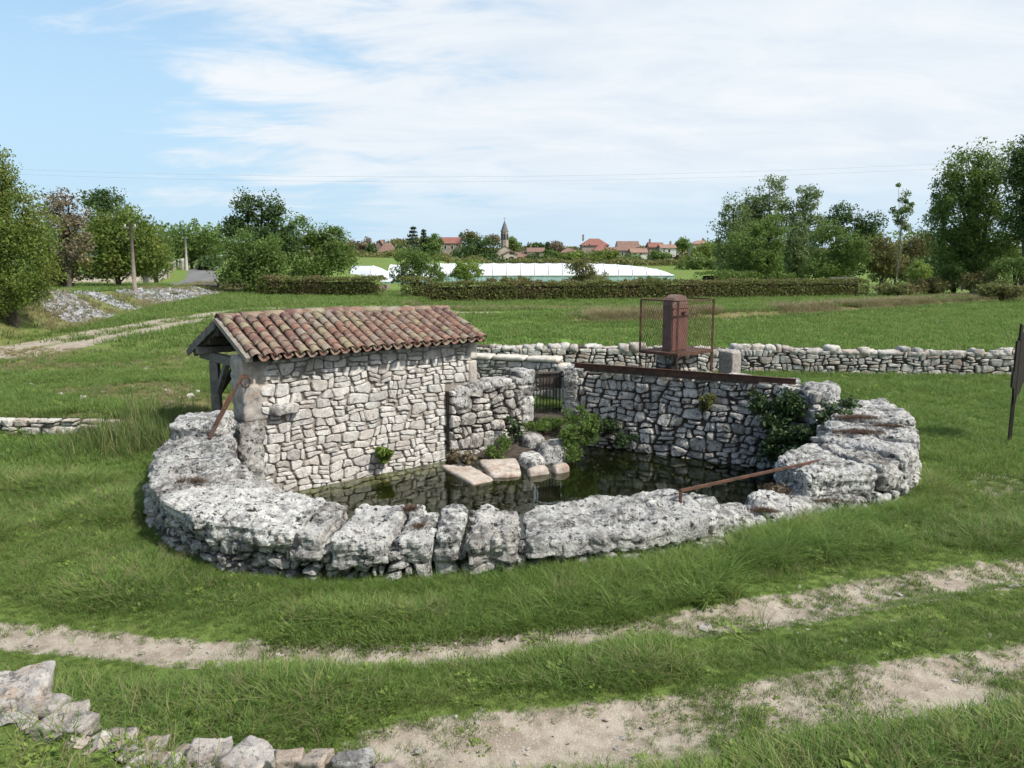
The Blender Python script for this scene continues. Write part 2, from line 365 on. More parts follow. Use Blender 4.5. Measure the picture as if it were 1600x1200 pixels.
#@@STRUCT
# ------------------------------------------------------------------ ground
OUT = [(-4.80, 11.35), (-4.62, 10.35), (-4.38, 9.40), (-4.02, 8.60), (-3.45, 7.88), (-2.75, 7.28), (-1.75, 7.05), (-1.05, 7.02), (-.35, 7.10), (.10, 7.18), (1.12, 7.37), (2.00, 7.75), (2.40, 8.15), (3.15, 8.65), (3.65, 8.90), (4.55, 9.35), (5.20, 10.0), (5.70, 10.95), (5.95, 12.0), (5.75, 12.75)]
INN = [(-3.95, 11.35), (-3.72, 10.2), (-3.45, 9.6), (-3.12, 8.98), (-2.78, 8.65), (-2.2, 8.15), (-1.65, 7.86), (-1.0, 7.78), (-.35, 7.78), (.10, 7.82), (1.0, 8.05), (1.85, 8.40), (2.2, 8.68), (2.85, 9.2), (3.2, 9.55), (3.7, 10.1), (4.15, 10.7), (4.55, 11.3), (4.85, 12.0), (4.75, 12.55)]
D = Vector((.755, .656, 0)); NRM = Vector((.656, -.755, 0)); A0 = Vector((-3.85, 11.39, 0))     # shed wall: direction, face normal, left corner
def SW(t, w=0., z=0.): return A0 + D * t - NRM * w + Vector((0, 0, z))
RIGHT = [(1.02, 15.2), (1.7, 14.78), (2.6, 14.22), (3.4, 13.74), (4.0, 13.38), (4.5, 13.0), (4.75, 12.55), (4.85, 12.0), (4.55, 11.3), (4.15, 10.7), (3.7, 10.1)]
GATE_L, GATE_R = SW(5.52), Vector((1.02, 15.2, 0))
BASIN = [tuple(SW(0.05)[:2]), tuple(SW(5.52)[:2]), (.98, 15.2)] + RIGHT[1:] + INN[::-1][5:]
RUT_A = [(-9, 7.6), (-6, 6.55), (-4.15, 6.09), (-2.45, 5.74), (-.96, 5.66), (.51, 5.95), (2.17, 6.42), (4.96, 7.40), (8, 8.6), (13, 11.2), (22, 17)]
RUT_B = [(-1.3, 4.35), (-.2, 4.52), (.9, 4.70), (2.14, 4.98), (3.63, 5.34), (6.5, 6.3), (11, 8.6), (20, 13.5)]
RUT_C = [(-19, 15), (-14.5, 21.2), (-14.7, 27.4), (-14.4, 35), (-13.2, 41.0), (-9, 42.7), (-3.5, 43.3), (6, 43.2)]
RUT_D = [(-18, 14.2), (-13.1, 21.6), (-13.3, 27.4), (-13.0, 34), (-12.0, 39.4), (-8.5, 41.2), (-3.5, 41.8), (6, 41.9)]
TOE = [(-14.5, 20), (-16.6, 30), (-19.2, 42), (-20.6, 58), (-22, 75)]
DITCH = [(4, 37.0), (9.6, 39.0), (17, 43.5), (25, 49), (36, 56), (60, 68)]
ROAD = [(-23.2, 59), (-24.5, 62), (-33, 86), (-43, 112), (-52, 139), (-62, 170)]
def side_of(px, py, P):
    """signed distance, positive on the left (smaller x) of a polyline that runs away from the camera"""
    P = np.array(P); xl = np.interp(py, P[:, 1], P[:, 0]); return xl - px
def zg(x, y, basin=True):
    x = np.asarray(x, float); y = np.asarray(y, float); z = np.zeros(np.broadcast(x, y).shape)
    z = z + .05 * (vnoise(x, y, .45, 3) - .5) * smooth(3, 5, y) + .02 * (vnoise(x, y, 1.7, 5) - .5)
    s = (x + .3) * -.39 + (y - 2.40) * -.92
    z = z + 1.32 * smooth(-.35, .30, s)
    z = z + .34 * smooth(12.6, 13.6, y) * smooth(-4.9, -5.8, x) * smooth(75, 60, y)
    toe = side_of(x, y, TOE)
    top = np.interp(y, [18, 30, 42, 55, 75, 100, 140], [1.15, 1.2, .78, .50, .66, .80, 1.0])
    z = z + top * smooth(-.1, 2.6, toe) * smooth(14, 20, y) * (1 - .0 * x)
    z = z + .35 * smooth(6, 40, toe) * smooth(20, 30, y)
    z = z - .42 * smooth(1.5, .2, pdist(x, y, DITCH)) + .12 * smooth(5, 2, pdist(x, y - 2.2, DITCH))
    dip = smooth(62, 120, y) * smooth(-40, -15, x)
    z = z - 2.2 * dip + smooth(170, 330, y) * 2.2 * (.7 + .3 * dip)
    z = z - .05 * (smooth(.32, .08, pdist(x, y, RUT_A)) + smooth(.40, .1, pdist(x, y, RUT_B)))
    if basin:
        near = (y > 6.5) & (y < 16) & (np.abs(x) < 7)
        ins = inpoly(x, y, OUT + [(4.6, 13.5), (1.0, 15.5)] + [tuple(SW(5.5, .25)[:2]), tuple(SW(0, .25)[:2])]) & near
        hole = ins & (inpoly(x, y, BASIN) | (pdist(x, y, BASIN + BASIN[:1]) < .22))
        z = np.where(hole, -1.15 + .25 * vnoise(x, y, 1.1, 9), z)
    return z
def axis(a, b, step, lo, hi, grow):
    v = list(np.arange(a, b + 1e-6, step)); s = step; q = b
    while q < hi: s *= grow; q += s; v.append(q)
    s = step; q = a; pre = []
    while q > lo: s *= grow; q -= s; pre.append(q)
    return np.array(pre[::-1] + v)
gx = axis(-8.2, 9.0, .095, -2600, 2600, 1.045); gy = axis(1.2, 16.2, .095, -60, 4200, 1.035)
GX, GY = np.meshgrid(gx, gy); GZ = zg(GX, GY)
nx, ny = len(gx), len(gy)
soil = np.clip(1.05 * smooth(.36, .05, pdist(GX, GY, RUT_A)) + 1.15 * smooth(.56, .15, pdist(GX, GY, RUT_B)) * smooth(-1.4, -.6, GX), 0, 1.3)
soil += .30 * smooth(1.6, .6, pdist(GX, GY, RUT_A)) * smooth(.5, 2.5, GX) * smooth(14, 8, GX)
fr_ = smooth(26, 22, GY) * 0 + 1
soil += 1.0 * (smooth(.85, .3, pdist(GX, GY, RUT_C)) + smooth(.85, .3, pdist(GX, GY, RUT_D))) * fr_ * smooth(2, -3, GX)
soil += .62 * smooth(.75, .1, pdist(GX, GY, [(6.1, 9.9), (6.9, 10.3)])) + .5 * smooth(.6, .1, pdist(GX, GY, [(6.3, 10.9), (6.6, 11.6)]))
soil += .8 * smooth(1.3, .3, pdist(GX, GY + .75, DITCH)) * smooth(6, 9, GX) * smooth(24, 19, GX)
toe_ = side_of(GX, GY, TOE)
dry = np.clip(smooth(3.6, 1.4, pdist(GX, GY - 1.4, DITCH)) + .55 * smooth(3.0, .5, np.abs(toe_ - 1.2)) * smooth(18, 24, GY) * smooth(80, 65, GY), 0, 1)
dry = np.maximum(dry, .75 * smooth(2.3, .5, pdist(GX, GY, [(-7.5, 14.2), (-5.3, 14.0)])) * (GX < -5))
dry = np.maximum(dry, .85 * smooth(5.0, 1.5, pdist(GX, GY, [(-13.5, 18.5), (-6.0, 16.2)])) * (GX < -4.9))
dry = np.maximum(dry, .7 * smooth(2.2, .6, pdist(GX, GY, [(-6, 46.5), (10, 45.0)])))
crop = ((GY > 21) & (GY < 47) & (GX > -10)).astype(float) * np.where(pdist(GX, GY, DITCH) < 2.5, 0, 1) * smooth(21, 23, GY)
bed = (GZ < -.6) & (GY < 17)
V = np.stack([GX.ravel(), GY.ravel(), GZ.ravel()], 1)
idx = np.arange(nx * ny).reshape(ny, nx)
Q = np.stack([idx[:-1, :-1], idx[:-1, 1:], idx[1:, 1:], idx[1:, :-1]], -1).reshape(-1, 4)
fsoil = soil.ravel()[Q].mean(1); fy = V[Q][:, :, 1].mean(1); fx = V[Q][:, :, 0].mean(1)
istrack = (fsoil > .45) & (fy < 60) & ~((fy > 8.8) & (fy < 12) & (fx > 5) & (fx < 8)) & ~((fx > 6) & (fy > 30))
def sheet(name, mask):
    q = Q[mask]; u, inv = np.unique(q, return_inverse=True)
    me = np_mesh(name, V[u], inv.reshape(-1, 4), True); me.materials.append(M['ground'])
    for nm, arr in (('soil', soil), ('dry', dry), ('crop', crop), ('bed', bed.astype(float))):
        a = me.attributes.new(nm, 'FLOAT', 'POINT'); a.data.foreach_set('value', arr.ravel()[u].astype(np.float32))
    o = bpy.data.objects.new(name, me); COL.objects.link(o); return o
tag(sheet('ground', ~istrack), 'green grassland around the stone basin reaching to the village', 'ground', kind='structure')
tag(sheet('dirt_track', istrack), 'pale sandy wheel ruts worn through the grass', 'track', kind='structure')
def zat(x, y): return float(zg(np.array([x]), np.array([y]), False)[0])

# asphalt road climbing away on the left
P = np.array(ROAD); ts = np.linspace(0, 1, 60); cx = np.interp(ts * (len(P) - 1), range(len(P)), P[:, 0]); cy = np.interp(ts * (len(P) - 1), range(len(P)), P[:, 1])
tx, ty = np.gradient(cx), np.gradient(cy); ln = np.hypot(tx, ty); ox, oy = ty / ln, -tx / ln
Vr = []
for k in range(5):
    w = (k - 2) * .85; X_, Y_ = cx + ox * w, cy + oy * w; Vr.append(np.stack([X_, Y_, zg(X_, Y_, False) * .3 + zg(cx, cy, False) * .7 + .05 + .02 * (2 - abs(k - 2))], 1))
Vr = np.concatenate(Vr); Fr = [(k * 60 + i, (k + 1) * 60 + i, (k + 1) * 60 + i + 1, k * 60 + i + 1) for k in range(4) for i in range(59)]
tag(mk('road', Vr, Fr, M['asphalt']), 'narrow grey asphalt road climbing past the roadside trees', 'road', kind='structure')

# water of the basin
WZ = -.5
wp = [(x, y) for x, y in OUT] + [(4.9, 13.3), (1.3, 15.5)] + [tuple(SW(5.5, .1)[:2]), tuple(SW(0, .1)[:2])]
mid = np.mean(wp, 0); wp = [tuple(np.array(p) + (mid - np.array(p)) * .07) for p in wp]
tag(mk('water', [(x, y, WZ) for x, y in wp], [tuple(range(len(wp)))], M['water']), 'dark green still water in the round basin', 'water', kind='structure')

# ------------------------------------------------------------------ stones
def clip(poly, a, b, c):
    """keep the part of a polygon where a*x + b*y <= c"""
    r = []
    for i in range(len(poly)):
        p, q = poly[i], poly[(i + 1) % len(poly)]; dp, dq = a * p[0] + b * p[1] - c, a * q[0] + b * q[1] - c
        if dp <= 0: r.append(p)
        if dp * dq < 0: t = dp / (dp - dq); r.append((p[0] + t * (q[0] - p[0]), p[1] + t * (q[1] - p[1])))
    return r
def cells(L, z0, z1, h, asp, seed, jit=.28):
    """random rubble: wavy courses, each cut into blocks of one to three stones with slanting joints"""
    rd = random.Random(seed); res = []; H = h * 1.25; nS = max(1, int(round((z1 - z0) / H))); H = (z1 - z0) / nS
    ph = [rd.uniform(0, 50) for _ in range(nS + 1)]
    def edge(k, u):
        if k == 0: return z0
        if k == nS: return z1
        v = noise.noise(Vector((u / (h * asp * 1.7), ph[k], 0))) * .62 + noise.noise(Vector((u / (h * asp * .7), ph[k], 5))) * .38
        return z0 + H * k + v * h * (.75 + jit)
    for k in range(nS):
        u = -rd.random() * h * asp; sl0 = 0.
        while u < L:
            kind = rd.choice('AAAAAAABBBDE'); w = h * asp * {'A': rd.choice((.55, .8, 1.0, 1.25, 1.6)) * rd.uniform(.85, 1.15), 'B': rd.uniform(.9, 1.7), 'C': rd.uniform(.8, 1.6), 'D': rd.uniform(1.3, 2.0), 'E': rd.uniform(1.2, 1.9)}[kind]
            if rd.random() < .10: kind, w = 'A', h * asp * rd.uniform(.30, .45)
            sl1 = rd.uniform(-.22, .22) * h * (1 + jit)
            l0, l1, r0, r1 = u - sl0, u + sl0, u + w - sl1, u + w + sl1      # joints lean: bottom u, top u
            def P_(f, g):      # f along, g up
                zb, zt = None, None; ub = l0 + (r0 - l0) * f; ut = l1 + (r1 - l1) * f
                uu = ub + (ut - ub) * g; return (uu, edge(k, uu) * (1 - g) + edge(k + 1, uu) * g)
            def quad(f0, f1, g00, g01, g10, g11):     # left bottom/top, right bottom/top
                fm = (f0 + f1) / 2 + rd.uniform(-.1, .1) * (f1 - f0)
                return [P_(f0, g00), P_(fm, (g00 + g10) / 2), P_(f1, g10), P_(f1, g11), P_(fm, (g01 + g11) / 2), P_(f0, g01)]
            a, b = rd.uniform(.32, .66), rd.uniform(.32, .66)
            c, d = rd.uniform(.28, .40), rd.uniform(.60, .72); m = rd.uniform(.32, .68); m2 = m + rd.uniform(-.07, .07)
            if kind == 'A': Q_ = [quad(0, 1, 0, 1, 0, 1)]
            elif kind == 'B': Q_ = [quad(0, 1, 0, a, 0, b), quad(0, 1, a, 1, b, 1)]
            elif kind == 'C': Q_ = [quad(0, 1, 0, c, 0, c + .05), quad(0, 1, c, d, c + .05, d - .04), quad(0, 1, d, 1, d - .04, 1)]
            else:
                am = a + (b - a) * m
                if kind == 'D': Q_ = [quad(0, m, 0, a, 0, am), quad(m, 1, 0, am, 0, b), quad(0, 1, a, 1, b, 1)]
                else: Q_ = [quad(0, 1, 0, a, 0, b), quad(0, m, a, 1, am, 1), quad(m, 1, am, 1, b, 1)]
            for q_ in Q_:
                q_ = [p for p in q_]
                cu = sum(p[0] for p in q_) / 6
                if -.02 < cu < L + .02: res.append([(min(max(p[0], 0), L), p[1]) for p in q_])
            u += w; sl0 = sl1
    return res
class Path:
    """a wall line in plan; left side of travel is the back, right side the face"""
    def __init__(s, P, batter=0., ztop=1.):
        s.P = [Vector((p[0], p[1], 0)) for p in P]; s.s = [0]
        for a, b in zip(s.P[:-1], s.P[1:]): s.s.append(s.s[-1] + (b - a).length)
        s.L = s.s[-1]; s.b = batter; s.zt = ztop
        seg = [(b - a).normalized() for a, b in zip(s.P[:-1], s.P[1:])]
        s.t = [seg[0]] + [(a + b).normalized() for a, b in zip(seg[:-1], seg[1:])] + [seg[-1]]
    def at(s, u, z, d=0.):
        u = min(max(u, 0), s.L); i = 0
        while i < len(s.P) - 2 and u > s.s[i + 1]: i += 1
        f = (u - s.s[i]) / (s.s[i + 1] - s.s[i]); p = s.P[i].lerp(s.P[i + 1], f); t = s.t[i].lerp(s.t[i + 1], f).normalized()
        n = Vector((t.y, -t.x, 0)); return p + n * (d + s.b * max(0, s.zt - z)) + Vector((0, 0, z))
def stone_from_cell(poly, path, depth, gap, rd, back=.05, flat=.85):
    n = len(poly); c = (sum(p[0] for p in poly) / n, sum(p[1] for p in poly) / n)
    area = abs(sum(poly[i][0] * poly[(i + 1) % n][1] - poly[(i + 1) % n][0] * poly[i][1] for i in range(n))) / 2
    if area < 4e-4: return None
    pr_ = min(abs((poly[(i + 1) % n][0] - poly[i][0]) * (poly[i][1] - c[1]) - (poly[i][0] - c[0]) * (poly[(i + 1) % n][1] - poly[i][1])) / max(1e-6, math.hypot(poly[(i + 1) % n][0] - poly[i][0], poly[(i + 1) % n][1] - poly[i][1])) for i in range(n))
    k = max(.5, 1 - gap / max(pr_, 1e-4) * .8)
    q = [(c[0] + (p[0] - c[0]) * k, c[1] + (p[1] - c[1]) * k) for p in poly]
    r = []
    for i in range(n):
        a, b = q[i], q[(i + 1) % n]; el = math.hypot(a[0] - b[0], a[1] - b[1])
        if el < gap * 1.5: r.append(((a[0] + b[0]) / 2, (a[1] + b[1]) / 2)); continue
        f = rd.uniform(.14, .26)
        for g in (f, 1 - f): r.append((a[0] + (b[0] - a[0]) * g, a[1] + (b[1] - a[1]) * g))
    r = r[:13]
    m = len(r); dp = depth * rd.uniform(.55, 1.35); sx, sz = rd.uniform(-.16, .16) * dp, rd.uniform(-.2, .2) * dp
    V_ = [path.at(x, z, -back) for x, z in r]
    V_ += [path.at(x, z, dp * rd.uniform(.35, .62)) for x, z in r]
    s_ = flat
    for x, z in r:
        X2, Z2 = c[0] + (x - c[0]) * s_ * rd.uniform(.92, 1.04), c[1] + (z - c[1]) * s_ * rd.uniform(.92, 1.04)
        V_.append(path.at(X2, Z2, dp * rd.uniform(.86, 1.06) + sx * (x - c[0]) / .1 * .4 + sz * (z - c[1]) / .1 * .4))
    V_.append(path.at(c[0] + rd.uniform(-.2, .2) * pr_, c[1] + rd.uniform(-.2, .2) * pr_, dp * rd.uniform(1.0, 1.16)))
    F_ = []
    for i in range(m):
        j = (i + 1) % m
        F_ += [(i, j, m + j, m + i), (m + i, m + j, 2 * m + j, 2 * m + i), (2 * m + i, 2 * m + j, 3 * m)]
    return V_, F_, path.at(c[0], c[1], 0), area
def lay(parent, path, z0, z1, h, asp, depth, gap, mat, seed, keep=None, limit=300, name='stone', flat=.85, u0=0., jit=.28):
    rd = random.Random(seed); st = []
    for poly in cells(path.L - u0, z0, z1, h, asp, seed, jit):
        poly = [(p[0] + u0, p[1]) for p in poly]
        cu, cz = sum(p[0] for p in poly) / len(poly), sum(p[1] for p in poly) / len(poly)
        if keep and not keep(cu, cz): continue
        s = stone_from_cell(poly, path, depth, gap, rd, flat=flat)
        if s: st.append(s)
    st.sort(key=lambda s: -s[3])
    for s in st[:limit]: mk(name, s[0], s[1], mat, parent, False, s[2])
    rest = st[limit:]
    if rest:
        mb = MB()
        for s in rest: mb.add(s[0], s[1])
        tag(mb.build('small_stones', mat, parent), kind='stuff')
    return len(st)
def core(parent, path, z0, ztop, thick, mat, name='core', n=40):
    """solid wall behind the face stones; ztop is a number or a function of u"""
    zt = ztop if callable(ztop) else (lambda u: ztop); V_, F_ = [], []
    for i in range(n + 1):
        u = path.L * i / n; t = zt(u)
        V_ += [path.at(u, z0, -.012), path.at(u, t, -.012), path.at(u, t, -thick - path.b * max(0, path.zt - t)), path.at(u, z0, -thick - path.b * max(0, path.zt - z0))]
    for i in range(n):
        a, b = i * 4, i * 4 + 4
        for k in range(4): F_.append((a + k, b + k, b + (k + 1) % 4, a + (k + 1) % 4))
    F_ += [(3, 2, 1, 0), (n * 4, n * 4 + 1, n * 4 + 2, n * 4 + 3)]
    return mk(name, V_, F_, mat, parent)
def rock(parent, C8, mat, name='boulder', edge=.03, amp=.05, seed=0, pw=5., fine=.014, pit=.0, freq=2.6, origin=None, strata=0.):
    """a boulder: a cube grid rounded, stretched between 8 corners (4 bottom, 4 top, same order) and roughened"""
    C8 = [Vector(c) for c in C8]
    la = max((C8[1] - C8[0]).length, (C8[2] - C8[3]).length); lb = max((C8[3] - C8[0]).length, (C8[2] - C8[1]).length); lc = max((C8[4] - C8[0]).length, (C8[6] - C8[2]).length)
    na, nb, nc = [max(3, min(70, int(l / edge))) for l in (la, lb, lc)]
    key = {}; V_ = []; F_ = []
    def vid(i, j, k):
        q = (i, j, k)
        if q not in key: key[q] = len(V_); V_.append(q)
        return key[q]
    for i in range(na):
        for j in range(nb):
            F_.append((vid(i, j, 0), vid(i, j + 1, 0), vid(i + 1, j + 1, 0), vid(i + 1, j, 0))); F_.append((vid(i, j, nc), vid(i + 1, j, nc), vid(i + 1, j + 1, nc), vid(i, j + 1, nc)))
    for i in range(na):
        for k in range(nc):
            F_.append((vid(i, 0, k), vid(i + 1, 0, k), vid(i + 1, 0, k + 1), vid(i, 0, k + 1))); F_.append((vid(i, nb, k), vid(i, nb, k + 1), vid(i + 1, nb, k + 1), vid(i + 1, nb, k)))
    for j in range(nb):
        for k in range(nc):
            F_.append((vid(0, j, k), vid(0, j, k + 1), vid(0, j + 1, k + 1), vid(0, j + 1, k))); F_.append((vid(na, j, k), vid(na, j + 1, k), vid(na, j + 1, k + 1), vid(na, j, k + 1)))
    G_ = np.array(V_, float) / np.array([na, nb, nc]) * 2 - 1
    inf = np.abs(G_).max(1); lp = (np.abs(G_) ** pw).sum(1) ** (1 / pw)
    G_ *= (inf / np.maximum(lp, 1e-6))[:, None]
    a, b, c = ((G_ + 1) / 2).T
    w = [(1 - a) * (1 - b) * (1 - c), a * (1 - b) * (1 - c), a * b * (1 - c), (1 - a) * b * (1 - c), (1 - a) * (1 - b) * c, a * (1 - b) * c, a * b * c, (1 - a) * b * c]
    X = sum(w[i][:, None] * np.array(C8[i])[None] for i in range(8))
    cen = X.mean(0); ext = X.max(0) - X.min(0)
    Nn = (X - cen) / np.maximum(ext, .05) ; Nn = Nn * np.abs(Nn) ** 1.2; Nn /= np.linalg.norm(Nn, axis=1)[:, None] + 1e-9
    off = Vector((seed * 3.17, seed * 1.31, seed * 7.7))
    Y = X.copy()
    for i in range(len(X)):
        p = Vector(X[i]); q = p * freq + off
        v = noise.noise(q) * amp + noise.noise(q * 2.3) * amp * .5
        tb = noise.turbulence(p * 4.2 + off, 4, True, noise_basis='PERLIN_ORIGINAL', amplitude_scale=.62, frequency_scale=2.2); v += (tb - .55) * fine * 2.6
        cl = noise.voronoi(p * (freq * 1.9) + off)[0]; v -= max(0, .16 - (cl[1] - cl[0])) * amp * 2.0
        v += noise.noise(p * 23 + off) * fine * .8
        if pit: v -= max(0, noise.noise(p * 8 + off) - .22) * pit * 1.5
        if strata: v += math.tanh(5 * noise.noise(Vector((p.x * 1.1, p.y * 1.1, p.z * 13)) + off)) * strata
        Y[i] = X[i] + Nn[i] * v
    return mk(name, Y, F_, mat, parent, name != 'boulder' or edge > .05, origin if origin is not None else Vector(Y.mean(0)))

# ------------------------------------------------------------------ the round basin wall
basin = thing('basin_wall', (0, 7.05, 0), 'low round wall of lichen-covered grey limestone boulders enclosing the pond', 'wall')
pairs = list(zip(OUT, INN)); V_, F_ = [], []
CT = [.40, .38, .34, .32, .32, .32, .28, .22, .16, .16, .18, .16, .08, .05, .12, .22, .28, .35, .40, .40]
for i, ((ox_, oy_), (ix_, iy_)) in enumerate(pairs):
    o_, n_ = Vector((ox_, oy_, 0)), Vector((ix_, iy_, 0)); d_ = (n_ - o_).normalized(); o_ = o_ + d_ * .14; n_ = n_ - d_ * .03
    V_ += [(o_.x, o_.y, -1.0), (n_.x, n_.y, -1.0), (n_.x, n_.y, CT[i]), (o_.x, o_.y, CT[i])]
for i in range(len(pairs) - 1):
    a = i * 4
    for k in range(4): F_.append((a + k, a + (k + 1) % 4, a + 4 + (k + 1) % 4, a + 4 + k))
F_ += [(0, 1, 2, 3), tuple(len(V_) - 4 + k for k in (3, 2, 1, 0))]
mk('core', V_, F_, M['core'], basin)
def bl(p0, p1, q1, q0, zb, zo, zi, seed, amp=.05, edge=.024, pw=6., out=.0, zo1=None, zi1=None, name='boulder', fine=.016, pit=.03, mat='boulder', strata=0.):
    """outer a, outer b, inner b, inner a; bottom, top at the outer side, top at the inner side"""
    zo1 = zo if zo1 is None else zo1; zi1 = zi if zi1 is None else zi1
    if .1 <= zb < .3: zb += .045
    strata = strata or .014
    if zb > .0 and pw >= 4: zo, zo1, zi, zi1 = zo + .05, zo1 + .05, zi + .05, zi1 + .05; pw = max(pw, 8.)
    e = (.0 if p0[0] < -2.2 else -.012) if pw > 4 else 0.
    def ext(a, b): d = (Vector(b) - Vector(a)).normalized() * e; return (a[0] - d.x, a[1] - d.y), (b[0] + d.x, b[1] + d.y)
    (p0, p1), (q0, q1) = ext(p0, p1), ext(q0, q1)
    return rock(basin, [(*p0, zb), (*p1, zb), (*q1, zb), (*q0, zb), (*p0, zo), (*p1, zo1), (*q1, zi1), (*q0, zi)], M[mat], name, edge, amp, seed, pw, fine, pit, strata=strata)
# left side, from the shed corner towards the camera
bl((-4.72, 11.25), (-4.58, 10.42), (-3.78, 10.30), (-3.95, 11.30), .46, .74, .82, 1, .035, pw=8)
bl((-4.85, 11.15), (-4.66, 10.40), (-3.85, 10.32), (-4.0, 11.2), .02, .46, .46, 21, .05, pw=6)
bl((-4.72, 10.50), (-4.44, 9.62), (-3.50, 9.75), (-3.72, 10.50), .05, .56, .62, 2, .05)
bl((-4.47, 9.66), (-4.16, 8.86), (-3.16, 9.15), (-3.46, 9.80), .10, .50, .58, 3, .05)
bl((-4.20, 8.92), (-3.74, 8.10), (-2.88, 8.72), (-3.18, 9.22), .16, .47, .54, 4, .055)
bl((-3.78, 8.14), (-3.00, 7.36), (-2.34, 8.26), (-2.92, 8.76), .25, .47, .51, 5, .055, pw=8)
bl((-3.02, 7.38), (-2.02, 6.98), (-1.86, 7.92), (-2.38, 8.28), .25, .46, .50, 6, .055, pw=8)
bl((-2.02, 6.98), (-1.72, 6.96), (-1.62, 7.88), (-1.88, 7.93), .20, .44, .48, 7, .05)
bl((-1.66, 6.93), (-1.12, 6.93), (-1.02, 7.80), (-1.58, 7.86), .14, .43, .48, 8, .045, pw=5)
bl((-1.08, 7.0), (-.72, 7.0), (-.70, 7.72), (-1.00, 7.78), .12, .38, .44, 9, .055, pw=4.2)
bl((-1.06, 7.52), (-.88, 7.50), (-.84, 7.80), (-1.02, 7.82), .30, .52, .54, 10, .03, pw=3)
bl((-.72, 7.02), (-.46, 7.02), (-.44, 7.78), (-.70, 7.80), .16, .42, .48, 11, .05, pw=4)
bl((-.44, 6.98), (.06, 7.02), (.06, 7.74), (-.42, 7.78), .08, .40, .46, 12, .06, pw=5, fine=.03, pit=.06)
bl((-.40, 7.40), (.06, 7.42), (.05, 7.80), (-.38, 7.82), .34, .48, .52, 13, .05, pw=3.5, fine=.03, pit=.05)
bl((.12, 7.00), (2.02, 7.62), (1.82, 8.46), (.10, 7.88), .15, .32, .42, 14, .05, edge=.026, pw=6.5, zo1=.40, zi1=.50, fine=.013)
bl((1.42, 7.50), (2.12, 7.74), (1.98, 8.30), (1.40, 8.05), .22, .38, .44, 15, .06, pw=5, zo1=.36, zi1=.42)
bl((1.92, 7.66), (2.36, 8.02), (2.16, 8.62), (1.78, 8.42), .10, .30, .38, 16, .05, pw=4.5)
bl((1.86, 7.52), (2.16, 7.70), (2.10, 7.95), (1.82, 7.80), -.02, .19, .24, 17, .035, pw=3.2)
bl((2.38, 8.06), (2.82, 8.36), (2.62, 8.92), (2.20, 8.66), -.05, .24, .28, 18, .05, pw=4)
bl((2.84, 8.38), (3.34, 8.68), (3.02, 9.28), (2.64, 8.94), -.05, .26, .30, 19, .05, pw=4)
# right side
bl((3.30, 8.74), (4.20, 9.10), (3.90, 9.42), (3.12, 9.30), -.06, .20, .24, 20, .04, pw=4)
bl((3.42, 8.98), (4.46, 9.28), (3.95, 10.40), (3.24, 9.66), .10, .46, .52, 22, .055, pw=5.5)
bl((4.44, 9.30), (4.86, 9.62), (4.36, 10.52), (4.00, 10.36), .12, .47, .52, 23, .05, pw=4.5)
bl((4.86, 9.62), (5.40, 10.28), (4.40, 10.98), (4.08, 10.44), .14, .52, .58, 24, .055)
bl((5.38, 10.28), (5.74, 11.02), (4.62, 11.52), (4.38, 10.98), .16, .58, .62, 25, .055)
bl((5.72, 11.02), (5.96, 11.74), (4.86, 12.02), (4.62, 11.50), .20, .66, .66, 26, .055)
bl((5.96, 11.72), (5.92, 12.48), (4.92, 12.58), (4.88, 12.00), .22, .72, .70, 27, .055)
bl((5.02, 9.74), (5.60, 10.70), (5.40, 10.86), (4.84, 9.94), -.08, .26, .26, 28, .05)
bl((5.62, 10.74), (5.98, 11.9), (5.76, 12.0), (5.42, 10.9), -.08, .30, .30, 29, .05)
# little stones packed under the boulders
opath = Path(OUT[1:-2])
n_low = lay(basin, Path([(p[0] * 1.0, p[1] + .04) for p in OUT[1:-2]]), -.06, .34, .105, 1.4, .08, .008, M['boulder'], 31, jit=.42, flat=.7, limit=240, keep=lambda u, z: z < np.interp(u / opath.L, [0, .25, .5, .58, .64, .68, 1], [.25, .33, .29, .25, .24, .16, .18]))

# ------------------------------------------------------------------ right wall of the basin, with the iron rail on it
rwall = thing('retaining_wall', (2.6, 14.3, 0), 'tall dark rubble wall behind the water with an iron rail along its top', 'wall')
rp = Path(RIGHT, .16, .88)
def rtop(u): return .84 if u < 5.0 else .42
core(rwall, Path(RIGHT[:7], .16, .88), -1.1, .80, .40, M['core'])
lay(rwall, rp, -.85, .90, .138, 1.55, .065, .009, M['shadedrubble'], 41, keep=lambda u, z: z < (.9 if u < 5.05 else .46), limit=290)
def cap(parent, c, s, rot, seed, mat='boulder', amp=.04, pw=4.2, name='boulder', edge=.03, fine=.014, tilt=0):
    X = Vector((math.cos(rot), math.sin(rot), math.sin(tilt))); Y = Vector((-math.sin(rot), math.cos(rot), 0)); c = Vector(c); C = []
    for k in (0, 1):
        for i, j in ((-1, -1), (1, -1), (1, 1), (-1, 1)): C.append(c + X * (i * s[0] / 2) + Y * (j * s[1] / 2) + Vector((0, 0, k * s[2])))
    return rock(parent, C, M[mat], name, edge, amp, seed, pw, fine, .02)
wd = math.atan2(13.0 - 14.9, 4.63 - 1.17)
for i, (x, y, sx, sy, sz, z) in enumerate([(1.28, 15.22, .55, .5, .12, .80), (1.85, 14.98, .5, .45, .10, .80), (3.55, 14.02, .62, .5, .13, .80), (4.02, 13.72, .66, .5, .17, .80), (4.55, 13.40, .62, .5, .15, .80), (5.0, 12.80, .62, .70, .62, .36), (4.62, 13.05, .42, .42, .24, .66), (2.35, 14.66, .5, .4, .08, .80)]):
    cap(rwall, (x, y, z), (sx, sy, sz), wd, 50 + i)
cap(rwall, (1.17, 15.10, -.1), (.30, .34, .98), wd, 60, 'shadedrubble', .02, 7)

